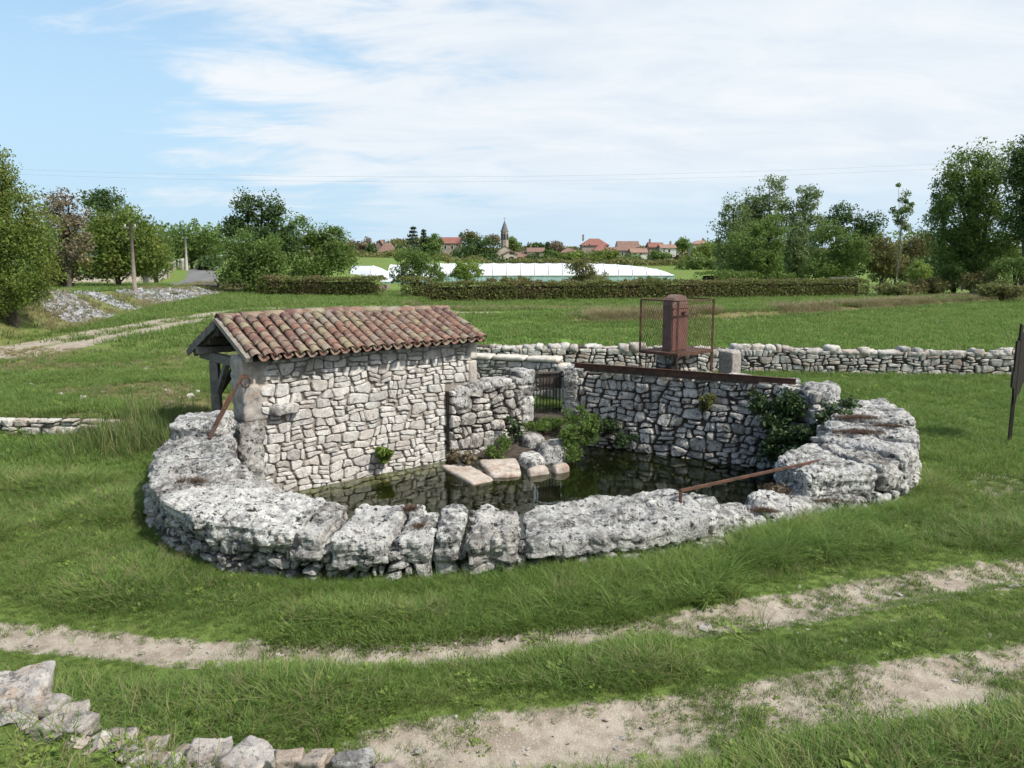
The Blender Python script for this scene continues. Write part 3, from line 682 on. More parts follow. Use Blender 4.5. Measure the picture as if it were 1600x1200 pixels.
# ------------------------------------------------------------------ wash shed
shed = thing('wash_shed', tuple(SW(2.1, .9)), 'small open stone wash shed with a mossy red canal-tile roof beside the pond', 'shed')
sp = Path([tuple(SW(-.02)[:2]), tuple(SW(4.22)[:2])])
core(shed, sp, -1.1, 1.56, .42, M['mortar'], 'wall_core', 4)
def shed_keep(u, z): return not (u > 3.62 and z < .76) and not (u < .33 and z > .55) and not (u < .22)
lay(shed, sp, -.80, 1.57, .118, 1.8, .030, .0065, M['rubble'], 71, keep=shed_keep, limit=300, flat=.90)
# rendered corner at the left end, rough rendering below it, dressed quoin at the right end
q = [tuple(SW(-.06, .40)), tuple(SW(-.06, -.045)), tuple(SW(.40, -.045)), tuple(SW(.40, .40))]
def prism(Q4, z0, z1): return [(p[0], p[1], z0) for p in Q4] + [(p[0], p[1], z1) for p in Q4]
rock(shed, prism([SW(-.05, .40), SW(-.05, -.022), SW(.36, -.012), SW(.36, .40)], .60, 1.56), M['plaster'], 'render', .03, .022, 72, 16, .014, .02)
rock(shed, prism([SW(-.16, .40), SW(-.16, -.10), SW(.26, -.09), SW(.26, .40)], -.9, .62), M['boulder'], 'pier', .035, .05, 73, 8, .02, .03)
rock(shed, prism([SW(4.06, .44), SW(4.06, -.05), SW(4.25, -.05), SW(4.25, .44)], .74, 1.18), M['plaster'], 'quoin', .05, .008, 74, 12, .003)
rock(shed, prism([SW(4.06, .44), SW(4.06, -.05), SW(4.25, -.05), SW(4.25, .44)], 1.185, 1.56), M['coping'], 'quoin', .05, .008, 75, 12, .003)
rock(shed, prism([SW(.36, .1), SW(.36, -.17), SW(.78, -.14), SW(.78, .1)], .66, .83), M['boulder'], 'projecting_stone', .03, .02, 76, 6, .008)
# roof: planes, boards, tiles
RL, RR = -.02, 4.20
def roofp(t, s):        # s = 0 front eave .. 1 ridge .. 2 back eave
    if s <= 1: return SW(t + .10 * (t / 4.2) * (1 - s), -.24 + s * 1.10, 1.555 + .50 * s + .03 * math.sin(t * 1.3) * s)
    return SW(t, .86 + (s - 1) * 1.30, 2.055 - .56 * (s - 1) + .03 * math.sin(t * 1.3))
def slab(name, s0, s1, t0, t1, off, th, mat, nt=12):
    V_, F_ = [], []
    for i in range(nt + 1):
        t = t0 + (t1 - t0) * i / nt
        for s, o_ in ((s0, off), (s1, off), (s1, off - th), (s0, off - th)): V_.append(roofp(t, s) + Vector((0, 0, o_)))
    for i in range(nt):
        a, b = i * 4, i * 4 + 4
        for k in range(4): F_.append((a + k, b + k, b + (k + 1) % 4, a + (k + 1) % 4))
    F_ += [(3, 2, 1, 0), tuple(nt * 4 + k for k in range(4))]
    return mk(name, V_, F_, mat, shed)
slab('roof_boards', .03, 1, RL, RR, -.035, .022, M['darkwood']); slab('roof_boards', 1, 1.97, RL, RR, -.035, .022, M['darkwood'])
def tile_mesh(r0, r1, L, th, flip=False, n=7):
    """half-round canal tile along +Y (uphill); wide end at y = 0"""
    V_, F_ = [], []
    for y, r in ((0, r0), (L, r1)):
        for rr in (r, r - th):
            for k in range(n + 1):
                a = math.pi * k / n; V_.append((rr * math.cos(a), y, rr * .86 * math.sin(a) * (-1 if flip else 1)))
    m = n + 1
    for k in range(n):
        F_ += [(k, k + 1, 2 * m + k + 1, 2 * m + k), (m + k + 1, m + k, 3 * m + k, 3 * m + k + 1), (k + 1, k, m + k, m + k + 1), (2 * m + k, 2 * m + k + 1, 3 * m + k + 1, 3 * m + k)]
    F_ += [(0, 2 * m, 3 * m, m), (n, m + n, 3 * m + n, 2 * m + n)]
    me = np_mesh('tile', V_, F_, True); me.materials.append(M['tile']); return me
TC = tile_mesh(.085, .066, .215, .013); TP = tile_mesh(.074, .062, .215, .012, True)
rdm = random.Random(5); NC = 23; pitch = (RR - RL) / NC
def place_tile(me, t, s, s2, dz, jx=0, jr=0, name='tile', parent=shed):
    a, b = roofp(t, s), roofp(t, s2); Y = (b - a).normalized(); X = D.copy(); X = (X - Y * X.dot(Y)).normalized(); Z = X.cross(Y)
    Y2 = (Y + X * jr).normalized(); X2 = Y2.cross(Z)
    mt = Matrix((X2, Y2, Z)).transposed().to_4x4(); mt.translation = a + Z * dz + X * jx - ORG[parent]
    o = bpy.data.objects.new(name, me); COL.objects.link(o); o.parent = parent; o.matrix_local = mt; return o
for c in range(NC):
    for r in range(8):
        t = RL + pitch * (c + .5); s = -.03 + r * .130 + rdm.uniform(-.012, .012)
        place_tile(TC, t, s, s + .25, .035 + rdm.uniform(-.004, .008), rdm.uniform(-.008, .008), rdm.uniform(-.04, .04))
for c in range(NC - 1):
    for r in range(8):
        t = RL + pitch * (c + 1); s = -.055 + r * .130 + rdm.uniform(-.01, .01)
        place_tile(TP, t, s, s + .25, .055, rdm.uniform(-.006, .006), rdm.uniform(-.03, .03), 'channel_tile')
mb = MB(); tv = [tuple(v.co) for v in TC.vertices]; tf = [tuple(p.vertices) for p in TC.polygons]
for c in range(NC):
    for r in range(7):
        t = RL + pitch * (c + .5); s = 2.02 - r * .15; a, b = roofp(t, s), roofp(t, s - .15); Y = (b - a).normalized(); X = -D; Z = X.cross(Y)
        mb.add([a + X * v[0] + Y * v[1] + Z * (v[2] + .035) for v in tv], tf)
tag(mb.build('back_slope_tiles', M['tile'], shed, True), kind='stuff')
RT = tile_mesh(.115, .105, .40, .015)
for i in range(12):
    t = RL + i * .352; a = roofp(t, 1) + Vector((0, 0, -.01 + rdm.uniform(-.008, .008)))
    mt = Matrix((NRM, D, Vector((0, 0, 1)))).transposed(); mt = mt @ Matrix.Rotation(rdm.uniform(-.05, .05), 3, 'Z'); mt = mt.to_4x4(); mt.translation = a - ORG[shed]
    o = bpy.data.objects.new('ridge_tile', RT); COL.objects.link(o); o.parent = shed; o.matrix_local = mt
# verge mortar along the left gable, eave mortar lumps
mb = MB()
for s in np.linspace(0, 2, 21): pass
for s0, s1 in ((0, .5), (.5, 1.0)): mb.bar(roofp(RL + .0, s0) + Vector((0, 0, -.005)), roofp(RL + .0, s1) + Vector((0, 0, -.005)), .10, .07)
mb.build('verge_mortar', M['mortar'], shed)
# timbers
def timber(name, a, b, w, h, mat='darkwood', up=(0, 0, 1)): return MB().bar(a, b, w, h, up).build(name, M[mat], shed)
for t in (.06, .62, 1.2, 1.8, 2.4, 3.0, 3.6, 4.12):
    timber('rafter', roofp(t, .25) - Vector((0, 0, .10)), roofp(t, 1) - Vector((0, 0, .10)), .06, .08)
    timber('rafter', roofp(t, 1.96) - Vector((0, 0, .10)), roofp(t, 1) - Vector((0, 0, .10)), .06, .08, 'wood' if t < .1 else 'darkwood')
for s in (1.3, 1.62): timber('purlin', roofp(-.02, s) - Vector((0, 0, .19)), roofp(4.2, s) - Vector((0, 0, .19)), .09, .10)
timber('ridge_beam', roofp(-.04, 1) - Vector((0, 0, .19)), roofp(4.2, 1) - Vector((0, 0, .19)), .10, .12)
timber('tie_beam', SW(.14, .05, 1.42), SW(.14, 2.02, 1.42), .10, .13, 'wood'); timber('tie_beam', SW(4.08, .05, 1.42), SW(4.08, 2.02, 1.42), .10, .13)
timber('wall_plate', SW(-.1, 1.58, 1.53), SW(4.2, 1.58, 1.53), .11, .10, 'wood')
for t in (.12, 2.1, 4.08):
    timber('post', SW(t, 1.45, .10), SW(t, 1.45, 1.36), .13, .13, 'wood', (0, 1, 0))
    timber('brace', SW(t + .02, 1.42, .86), SW(t + .02, .98, 1.37), .08, .08, 'wood')
    timber('brace', SW(t + .05, 1.45, .86), SW(t + .52, 1.45, 1.48), .08, .08, 'darkwood')
timber('barge_board', roofp(-.05, 1.99) - Vector((0, 0, .06)), roofp(-.05, 1.04) - Vector((0, 0, .06)), .025, .10, 'wood')
rock(shed, prism([SW(-.3, 2.0), SW(-.3, .5), SW(4.3, .5), SW(4.3, 2.0)], -.35, .10), M['drywall'], 'floor_slab', .12, .03, 77, 16, .01)

# ------------------------------------------------------------------ wall between the shed and the gate
gwall = thing('stone_wall', tuple(SW(4.6)), 'low mossy rubble wall between the wash shed and the iron gate', 'wall')
gp = Path([tuple(SW(3.55, -.12)[:2]), tuple(SW(5.50, -.10)[:2])])
core(gwall, gp, -1.1, .68, .42, M['core'], 'core', 6)
lay(gwall, gp, -.82, .70, .185, 1.35, .07, .011, M['shadedrubble'], 81, limit=200, flat=.82)
rock(gwall, prism([SW(3.62, .05), SW(3.62, -.24), SW(3.96, -.24), SW(3.96, .05)], .36, .74), M['boulder'], 'boulder', .03, .03, 82, 4.5, .012)
for i, (t0, t1, z1) in enumerate(((3.95, 4.48, .78), (4.48, 5.02, .79), (5.02, 5.26, .80))): rock(gwall, prism([SW(t0, .3), SW(t0, -.2), SW(t1 - .02, -.2), SW(t1 - .02, .3)], .62, z1), M['boulder'], 'cap_stone', .03, .028, 83 + i, 5, .012)
for i, (z0, z1, w) in enumerate(((-.12, .40, .30), (.405, .62, .36), (.625, .90, .38))): rock(gwall, prism([SW(5.52 - w, .3), SW(5.52 - w, -.19), SW(5.52, -.19), SW(5.52, .3)], z0, z1), M['boulder'], 'pier_stone', .03, .018, 90 + i, 8, .008)
rock(gwall, prism([SW(4.30, .1), SW(4.30, -.22), SW(5.45, -.22), SW(5.45, .1)], -.80, -.20), M['shadedrubble'], 'footing', .05, .06, 95, 6, .02)
#@@OBJ
# ------------------------------------------------------------------ steps and slabs in front of the gate
def slab_thing(Q4, z0, z1, label, seed, mat='slab', amp=.012, pw=9, grp=None):
    c = Vector(np.mean([p[:2] for p in Q4], 0).tolist() + [z0])
    o = rock(None, [(p[0], p[1], z0) for p in Q4] + [(p[0], p[1], z1 + (p[2] if len(p) > 2 else 0)) for p in Q4], M[mat], 'stone_slab', .03, amp, seed, pw, .006, 0, origin=c)
    return tag(o, label, 'stone slab', grp, 'thing')
g_ = 'stone slabs at the water edge below the gate'
slab_thing([(-1.22, 13.05), (-.62, 11.95), (-.26, 12.22), (-.80, 13.25)], -.75, -.455, 'flat reddish wet slab dipping into the water, lowest of the steps', 101, grp=g_)
slab_thing([(-.60, 13.35), (-.34, 12.36), (.16, 12.44), (.10, 13.45)], -.80, -.43, 'pale broad flat slab next to the reddish slab', 102, grp=g_)
slab_thing([(.06, 13.2), (.30, 12.78), (.60, 13.05), (.36, 13.85)], -.75, -.32, 'rounded grey rock at the water behind the pale slab', 103, 'boulder', .03, 4, g_)
slab_thing([(.38, 13.75), (.50, 13.2), (.95, 13.3), (.98, 14.1)], -.70, -.20, 'grey tilted rock slab left of the leafy bush', 104, 'boulder', .03, 5, g_)
slab_thing([(.02, 14.35), (.30, 13.75), (.62, 13.95), (.40, 14.55)], -.60, -.16, 'grey stone step just below the iron gate', 105, 'boulder', .03, 5, g_)
slab_thing([(.22, 12.62), (.28, 12.44), (.62, 12.60), (.58, 12.86)], -.75, -.38, 'small reddish stone at the waterline under the rounded rock', 106, 'slab', .02, 4, g_)
slab_thing([(.62, 12.80), (.70, 12.60), (.98, 12.75), (.90, 13.0)], -.75, -.36, 'small tan stone at the waterline beside the leafy bush', 107, 'slab', .02, 4, g_)
bk = rock(None, [(-1.2, 13.75, -.9), (-.7, 13.0, -.9), (1.15, 13.1, -.9), (1.25, 15.3, -.9), (-.9, 13.95, -.52), (-.2, 13.35, -.46), (1.1, 13.5, -.35), (1.0, 15.2, -.01)], M['core'], 'earth_bank', .06, .05, 108, 8, .02)
V4 = [tuple(SW(5.45, .3)), tuple(SW(5.45, -.1)), (.98, 15.0, 0), (1.05, 15.6, 0)]
tag(bk, 'earth bank sloping from the gate to the slabs', 'earth bank', kind='structure')
tag(rock(None, prism([SW(5.50, .45), SW(5.50, -.25), Vector((1.02, 14.85, 0)), Vector((1.12, 15.55, 0))], -.5, .015), M['core'], 'gate_sill', .05, .02, 109, 8, .01), 'worn earth sill under the iron gate', 'sill', kind='structure')

# iron gate with a board panel behind it
ga, gb = Vector((.33, 15.02, 0)), Vector((1.0, 15.18, 0)); gd = (gb - ga).normalized(); gn = Vector((gd.y, -gd.x, 0)); gl = (gb - ga).length
gate = thing('iron_gate', tuple(ga), 'low dark iron bar gate between two stone piers', 'gate')
for z in (.10, .72): MB().bar(ga + Vector((0, 0, z)), gb + Vector((0, 0, z)), .012, .028).build('rail', M['darkiron'], gate)
for i in range(11):
    p = ga + gd * (gl * (i + .3) / 10.6); MB().tube([p + Vector((0, 0, .04)), p + Vector((0, 0, .80 - .03 * (i % 2)))], .010, 5).build('bar', M['darkiron'], gate)
pan = thing('wooden_screen', tuple(ga + gd * .24 - gn * .12 + Vector((0, 0, .47))), 'grey weathered plank panel hanging behind the iron gate', 'wooden screen')
for i in range(9):
    p = ga + gd * (.24 + i * .052) - gn * .12; MB().box(p + Vector((0, 0, .625 - .004 * (i % 3))), (.046, .02, .30), gd, gn).build('slat', M['oldboard'], pan)
for z in (.79,): MB().box(ga + gd * .43 - gn * .095 + Vector((0, 0, z)), (.55, .035, .035), gd, gn).build('top_rail', M['oldboard'], pan)
MB().box(ga + gd * .44 - gn * .145 + Vector((0, 0, .52)), (.48, .02, .05), gd, gn).build('rail', M['oldboard'], pan)

# iron rail lying on the right wall
RA, RB = Vector((1.17, 14.84, .985)), Vector((4.66, 12.97, .965))
rail = thing('iron_rail', tuple(RA), 'long rusty iron beam lying along the top of the tall rubble wall', 'beam')
rx = (RB - RA).normalized(); ry = Vector((-rx.y, rx.x, 0)).normalized(); rz = rx.cross(ry); rc = (RA + RB) / 2; rl = (RB - RA).length
MB().box(rc, (rl, .012, .075), rx, ry, rz).build('web', M['rust'], rail)
for s in (-1, 1): MB().box(rc + rz * (s * .0425), (rl, .07, .010), rx, ry, rz).build('flange', M['rust'], rail)
MB().box(rc - rz * .072 - rx * .2, (rl * .8, .06, .046), rx, ry, rz).build('bedding', M['core'], rail)

# pump platform with wire cage
pF, pL, pR = Vector((2.90, 14.0, 0)), Vector((2.35, 14.62, 0)), Vector((3.70, 14.72, 0)); pB = pL + pR - pF
pu, pv = (pL - pF).normalized(), (pR - pF).normalized(); lu, lv = (pL - pF).length, (pR - pF).length
plat = thing('pump_platform', tuple((pF + pB) / 2 + Vector((0, 0, .84))), 'rusty iron platform with a wire mesh cage standing above the tall wall', 'platform')
Z0, Z1 = 1.29, 2.22
MB().box((pF + pB) / 2 + Vector((0, 0, Z0)), (lu, lv, .012), pu, pv).build('deck', M['rust'], plat)
for a, b in ((pF, pL), (pF, pR), (pL, pB), (pR, pB)):
    MB().bar(a + Vector((0, 0, Z0 - .02)), b + Vector((0, 0, Z0 - .02)), .045, .05).build('deck_frame', M['rust'], plat)
    MB().bar(a + Vector((0, 0, Z1)), b + Vector((0, 0, Z1)), .022, .022).build('top_rail', M['rust'], plat)
for p in (pF, pL, pR, pB):
    MB().bar(p + Vector((0, 0, Z0)), p + Vector((0, 0, Z1 + .012)), .032 if p is not pB else .022, .032 if p is not pB else .022, (0, 1, 0)).build('corner_post', M['rust'], plat)
mbw = 0
for a, b, nm in ((pF, pL, 'left'), (pF, pR, 'front'), (pL, pB, 'back'), (pR, pB, 'right')):
    L_ = (b - a).length; H_ = Z1 - Z0; X = (b - a).normalized(); mb = MB(); st = .062
    k = -int(H_ / (st * 1.75)) - 2
    for sg in (1, -1):
        for i in range(-20, 40):
            u0 = i * st; sl = .52
            # line u = u0 + sg*sl*z, clipped to the panel
            z_in, z_out = 0., H_
            zs = sorted(((0 - u0) / (sg * sl), (L_ - u0) / (sg * sl))); z_in, z_out = max(0, zs[0]), min(H_, zs[1])
            if z_out - z_in < .03: continue
            P0 = a + X * (u0 + sg * sl * z_in) + Vector((0, 0, Z0 + z_in)); P1 = a + X * (u0 + sg * sl * z_out) + Vector((0, 0, Z0 + z_out)); mb.tube([P0, P1], .0022, 3, False)
    mb.build('wire_mesh', M['rust'], plat)
for p, q in ((pF, pR), (pL, pB)):
    pass
for p, off in ((pF, pv * .10), (pL, pu * -.12), (pR, pv * -.02)):
    base = p + off; base.z = .99 if p is pF else .86
    c1 = p + Vector((0, 0, Z0 - .06)); c2 = p + off * .12 + Vector((0, 0, Z0 - .22)); c3 = p + off * .6 + Vector((0, 0, Z0 - .34))
    MB().tube([c1, c2, c3, base + Vector((0, 0, .0))], .016, 6).build('leg', M['rust'], plat)
MB().bar(pL + pv * .06 - pu * .10 + Vector((0, 0, .84)), pL + pv * .06 - pu * .10 + Vector((0, 0, Z0)), .02, .02, (0, 1, 0)).build('leg', M['rust'], plat)
MB().bar(pR + Vector((0, 0, .60)), pR + Vector((0, 0, Z0)), .05, .03, (0, 1, 0)).build('leg', M['rust'], plat)
MB().bar(pB + Vector((0, 0, .30)), pB + Vector((0, 0, Z0)), .03, .03, (0, 1, 0)).build('leg', M['rust'], plat)
# pump housing on the platform: box with a rounded top
hc = Vector((2.97, 14.55, 0)); hz = Z0 + .006
hous = thing('pump_housing', tuple(hc + Vector((0, 0, hz))), 'red-brown iron pump cabinet with a rounded cap inside the wire cage', 'pump cabinet')
a_, b_ = .10, .235
MB().box(hc + Vector((0, 0, hz + .415)), (a_ * 2, b_ * 2, .83), pu, pv).build('body', M['greypaint'], hous)
MB().box(hc - pu * (a_ + .008) + Vector((0, 0, hz + .415)), (.012, b_ * 2 - .03, .79), pu, pv).build('door', M['redpaint'], hous)
mb = MB(); nA = 8; V_ = []
for i in range(nA + 1):
    an = math.pi * i / nA; V_ += [hc + pv * (math.cos(an) * (b_ + .006)) + pu * s * (a_ + .006) + Vector((0, 0, hz + .832 + math.sin(an) * .185)) for s in (-1, 1)]
F_ = [(2 * i, 2 * i + 1, 2 * i + 3, 2 * i + 2) for i in range(nA)] + [tuple(range(0, 2 * nA + 2, 2)), tuple(range(2 * nA + 1, 0, -2)), (0, 2 * nA, 2 * nA + 1, 1)]
mb.add(V_, F_).build('cap', M['greypaint'], hous, False)
hp = hc - pu * (a_ + .03) + pv * .08 + Vector((0, 0, hz + .70)); MB().box(hp, (.03, .12, .02), pu, pv).box(hp - Vector((0, 0, .03)) - pv * .02, (.03, .03, .07), pu, pv).build('handle', M['darkiron'], hous)
MB().box(hc - pu * (a_ + .018) + Vector((0, 0, hz + .79)), (.02, b_ * 2 + .04, .03), pu, pv).build('band', M['redpaint'], hous)
# masonry block under the platform and the concrete pillar beside it
blk = thing('masonry_block', (3.05, 14.75, 0), 'dark mossy masonry block under the rusty pump platform', 'masonry')
bp = Path([tuple((Vector((2.62, 14.72, 0)))[:2]), (2.98, 14.35), (3.52, 14.85)])
MB().box((3.08, 14.80, .52), (.50, .62, 1.46), pu, pv).build('core', M['core'], blk)
lay(blk, Path([tuple((Vector((3.08, 14.80, 0)) + pu * .25 - pv * .31)[:2]), tuple((Vector((3.08, 14.80, 0)) - pu * .25 - pv * .31)[:2]), tuple((Vector((3.08, 14.80, 0)) - pu * .25 + pv * .31)[:2])]), .3, 1.24, .16, 1.4, .03, .01, M['shadedrubble'], 121, limit=40)
pc = Vector((4.10, 14.92, 0)); pil = rock(None, prism([pc + pu * .15 - pv * .15, pc - pu * .15 - pv * .15, pc - pu * .15 + pv * .15, pc + pu * .15 + pv * .15], -.1, 1.25), M['concrete'], 'pillar', .04, .008, 122, 30, .006, .01, origin=(pc.x, pc.y, 0))
tag(pil, 'pale pebbly concrete pillar right of the pump platform', 'pillar', kind='thing')

# iron bars
b1 = thing('iron_bar', (-3.9, 10.15, .72), 'rusty iron bar leaning against the rendered shed corner', 'iron bar', 'rusty iron bars')
MB().bar((-3.92, 10.12, .66), (-3.77, 11.10, 1.36), .03, .03).build('bar', M['rust'], b1)
MB().bar((-3.905, 10.30, .80), (-3.86, 10.75, 1.11), .018, .045).build('flat', M['rust'], b1)
ring = thing('iron_ring', tuple(SW(-.06, -.08, 1.24)), 'rusty iron ring on the rendered shed corner', 'ring')
mb = MB(); rc_ = SW(-.03, -.10, 1.22); mb.tube([rc_ + D * (.065 * math.cos(a)) + Vector((0, 0, .075 * math.sin(a))) for a in np.linspace(.4, 2 * math.pi + .4, 15)], .013, 6); mb.build('loop', M['rust'], ring, True)
MB().tube([SW(.02, .04, 1.30), SW(-.03, -.12, 1.29)], .014, 6).build('staple', M['rust'], ring)
b2 = thing('iron_bar', (1.74, 8.02, .46), 'long thin rusty iron bar spanning the gap in the front boulders', 'iron bar', 'rusty iron bars')
MB().bar((1.74, 8.0, .60), (3.86, 9.62, .515), .028, .028).build('bar', M['rust'], b2); MB().bar((1.745, 8.0, .42), (1.745, 8.0, .60), .028, .028, (0, 1, 0)).build('foot', M['rust'], b2)

# ------------------------------------------------------------------ sign seen edge-on at the right
sg = thing('iron_sign', (8.02, 12.56, 0), 'dark rusty iron sign on a thin post at the right edge', 'sign')
MB().box((8.0, 12.56, .85), (.05, .03, 1.76)).build('post', M['darkiron'], sg)
sx_, sy_ = Vector((.80, .60, 0)).normalized(), Vector((.60, -.80, 0)).normalized()
def plate(name, pts, th, off=0.):
    n = len(pts); o0 = Vector((7.965, 12.53, 0)); V_ = [o0 + sx_ * (p[0]) + sy_ * (off + s * th / 2) + Vector((0, 0, p[1])) for s in (-1, 1) for p in pts]
    F_ = [tuple(range(n - 1, -1, -1)), tuple(range(n, 2 * n))] + [(i, (i + 1) % n, n + (i + 1) % n, n + i) for i in range(n)]
    return mk(name, V_, F_, M['darkiron'], sg)
plate('panel', [(-.06, 1.68), (-.06, 1.22), (-.10, 1.16), (-.10, .96), (-.02, .92), (.03, .66), (.10, .66), (.12, .78), (.22, .84), (.30, .98), (.50, 1.05), (.52, 1.30), (.46, 1.36), (.42, 1.62), (.30, 1.66), (.24, 1.72), (.10, 1.70)], .03)
plate('finial', [(.0, 1.70), (.0, 1.95), (.025, 1.90), (.04, 1.93), (.07, 1.92), (.08, 1.85), (.06, 1.80), (.13, 1.82), (.20, 1.78), (.20, 1.71)], .03, .012)
for (u, z, s) in ((-.10, 1.52, -1), (.46, 1.68, 1), (.46, .92, 1)):
    c_ = Vector((7.965, 12.53, z)) + sx_ * (u + s * .03); mb = MB(); mb.tube([c_ + sx_ * (s * .045 * math.cos(a)) + Vector((0, 0, .045 * math.sin(a))) for a in np.linspace(-2.6, 2.2, 10)], .009, 5); mb.build('scroll', M['darkiron'], sg, True)

# ------------------------------------------------------------------ dry-stone walls behind
dw = thing('dry_stone_wall', (5.5, 20.2, 0), 'long low pale dry-stone wall crossing behind the basin', 'wall')
dpth = [(-2.2, 21.0), (.5, 20.75), (3.0, 20.65), (5.7, 20.55), (8.2, 20.15), (10.5, 19.95), (12.75, 19.80)]
dp_ = Path(dpth)
core(dw, dp_, -.2, lambda u: .66 - .06 * u / 15 + .03 * math.sin(u * 2.1), .45, M['core'])
lay(dw, dp_, -.05, .62, .125, 1.75, .055, .007, M['drywall'], 131, limit=296, jit=.34)
rd_ = random.Random(8); u = 0.1
while u < dp_.L - .1:
    w = rd_.choice((.16, .22, .28, .36, .5)) * rd_.uniform(.85, 1.15); p = dp_.at(u + w / 2, 0, -.17 + rd_.uniform(-.04, .04)); zt = .56 - .06 * u / 15 + rd_.uniform(-.02, .02)
    t_ = dp_.at(u + w, 0) - dp_.at(u, 0); cap(dw, (p.x, p.y, zt), (w, .44, rd_.uniform(.08, .22)), math.atan2(t_.y, t_.x) + rd_.uniform(-.15, .15), 200 + int(u * 10), 'drywall', .045, 6.5, 'cap_stone', .05, .016); u += w * .97
lw = thing('coped_wall', (0, 17, 0), 'low rubble wall with a flat pale coping between shed and gate', 'wall')
lp_ = Path([(-1.15, 17.2), (.98, 16.5)])
core(lw, lp_, -.2, .80, .36, M['mortar'], 'core', 3)
lay(lw, lp_, -.05, .80, .12, 1.9, .028, .007, M['rubble'], 141, limit=120)
for i in range(3):
    a = lp_.at(lp_.L * i / 3 + .01, .80, .05); b = lp_.at(lp_.L * (i + 1) / 3 - .01, .80, .05); c_ = lp_.at(lp_.L * (i + 1) / 3 - .01, .80, -.40); d_ = lp_.at(lp_.L * i / 3 + .01, .80, -.40)
    rock(lw, [(p.x, p.y, .803) for p in (a, b, c_, d_)] + [(p.x, p.y, .90) for p in (a, b, c_, d_)], M['coping'], 'coping_slab', .06, .008, 150 + i, 12, .004)
cap(lw, (1.10, 16.65, -.1), (.26, .5, .88), -.3, 155, 'coping', .012, 9, 'end_stone', .05)
lw2 = rock(None, [(1.0, 16.15, -.1), (1.55, 16.05, -.1), (1.62, 16.55, -.1), (1.05, 16.65, -.1), (1.0, 16.15, .70), (1.55, 16.05, .70), (1.62, 16.55, .70), (1.05, 16.65, .70)], M['coping'], 'stone_block', .05, .012, 156, 10, .004, origin=(1.3, 16.35, 0))
tag(lw2, 'pale squared stone block behind the gate', 'stone block', kind='thing')
# low retaining wall left of the shed
dl = thing('ditch_wall', (-7.5, 12.9, 0), 'low crumbling dry-stone edge beside the reeds on the left', 'wall')
dlp = Path([(-14, 13.9), (-10, 13.3), (-8.2, 12.95), (-6.4, 12.85)])
core(dl, dlp, -.3, .30, .5, M['core'], 'core', 12); lay(dl, dlp, -.06, .36, .11, 2.2, .10, .008, M['drywall'], 161, limit=170, jit=.4)

# ------------------------------------------------------------------ tumbled stones at the near corner
lo = [((-1.92, 2.86), .34, .24, .13, .25, 'large grey slab of the tumbled stones at the left edge'), ((-1.79, 2.80), .20, .16, .07, .1, 'orange-tinted flat stone beside the large grey slab'), ((-1.66, 2.77), .19, .13, .06, .3, 'thin pale stone behind the dark-spotted stone'),
      ((-1.60, 2.64), .25, .16, .11, -.1, 'pale stone with a dark moss patch in the near corner'), ((-1.47, 2.56), .13, .12, .07, .4, 'small grey stone right of the moss-patched stone'), ((-1.72, 2.54), .26, .18, .08, 0, 'brown mossy stone low at the left edge'),
      ((-1.43, 2.68), .16, .10, .06, .1, 'dark mossy stone half sunk in the bank top'), ((-1.28, 2.64), .12, .10, .05, .2, 'small yellowish mossy stone on the bank top'), ((-1.15, 2.59), .12, .09, .05, -.3, 'small dark-capped stone before the square pale stone'),
      ((-1.03, 2.50), .21, .17, .10, .1, 'square pale stone with dark streaks in the near row'), ((-.87, 2.42), .20, .19, .11, -.5, 'smooth light grey angular stone in the near row'), ((-.72, 2.36), .13, .12, .09, .2, 'white stone with dark moss spots in the near row'),
      ((-.63, 2.35), .12, .13, .10, -.2, 'upright white stone beside the black mossy lump'), ((-.51, 2.34), .19, .16, .12, .1, 'rough black mossy stone at the bottom edge'), ((-.39, 2.31), .12, .10, .06, .3, 'small pale stone at the right end of the near row'),
      ((-1.98, 2.70), .20, .16, .08, .2, 'pinkish stone under the large grey slab'), ((-1.86, 2.60), .16, .14, .07, .5, 'small rubble stone between the brown mossy stones'), ((-1.55, 2.47), .14, .12, .06, .1, 'half-buried pale stone in the weeds')]
for i, ((x, y), sx, sy, sz, rt, lab) in enumerate(lo):
    zb = 1.25 + (.04 if i < 4 else 0) + (.05 if 9 <= i <= 10 else .11 if 11 <= i <= 14 else 0); sx, sy = sx * .8, sy * .8
    X = Vector((math.cos(rt), math.sin(rt), 0)); Y = Vector((-math.sin(rt), math.cos(rt), 0)); C = []
    rr = random.Random(i + 3)
    for k in (0, 1):
        for a, b in ((-1, -1), (1, -1), (1, 1), (-1, 1)): C.append(Vector((x, y, zb)) + X * (a * sx / 2 * rr.uniform(.75, 1.1)) + Y * (b * sy / 2 * rr.uniform(.75, 1.1)) + Vector((0, 0, k * sz * .58 * rr.uniform(.7, 1.25) + (.03 * b if i == 0 else 0))))
    o = rock(None, C, M['loose'] if i != 13 else M['boulder'], 'fallen_stone', .011, .016 if i != 13 else .03, 300 + i, 16 if i != 13 else 4, .005 if i != 13 else .012, 0, freq=6, origin=(x, y, zb), strata=.0025)
    tag(o, lab, 'stone', 'tumbled stones on the near bank', 'thing')
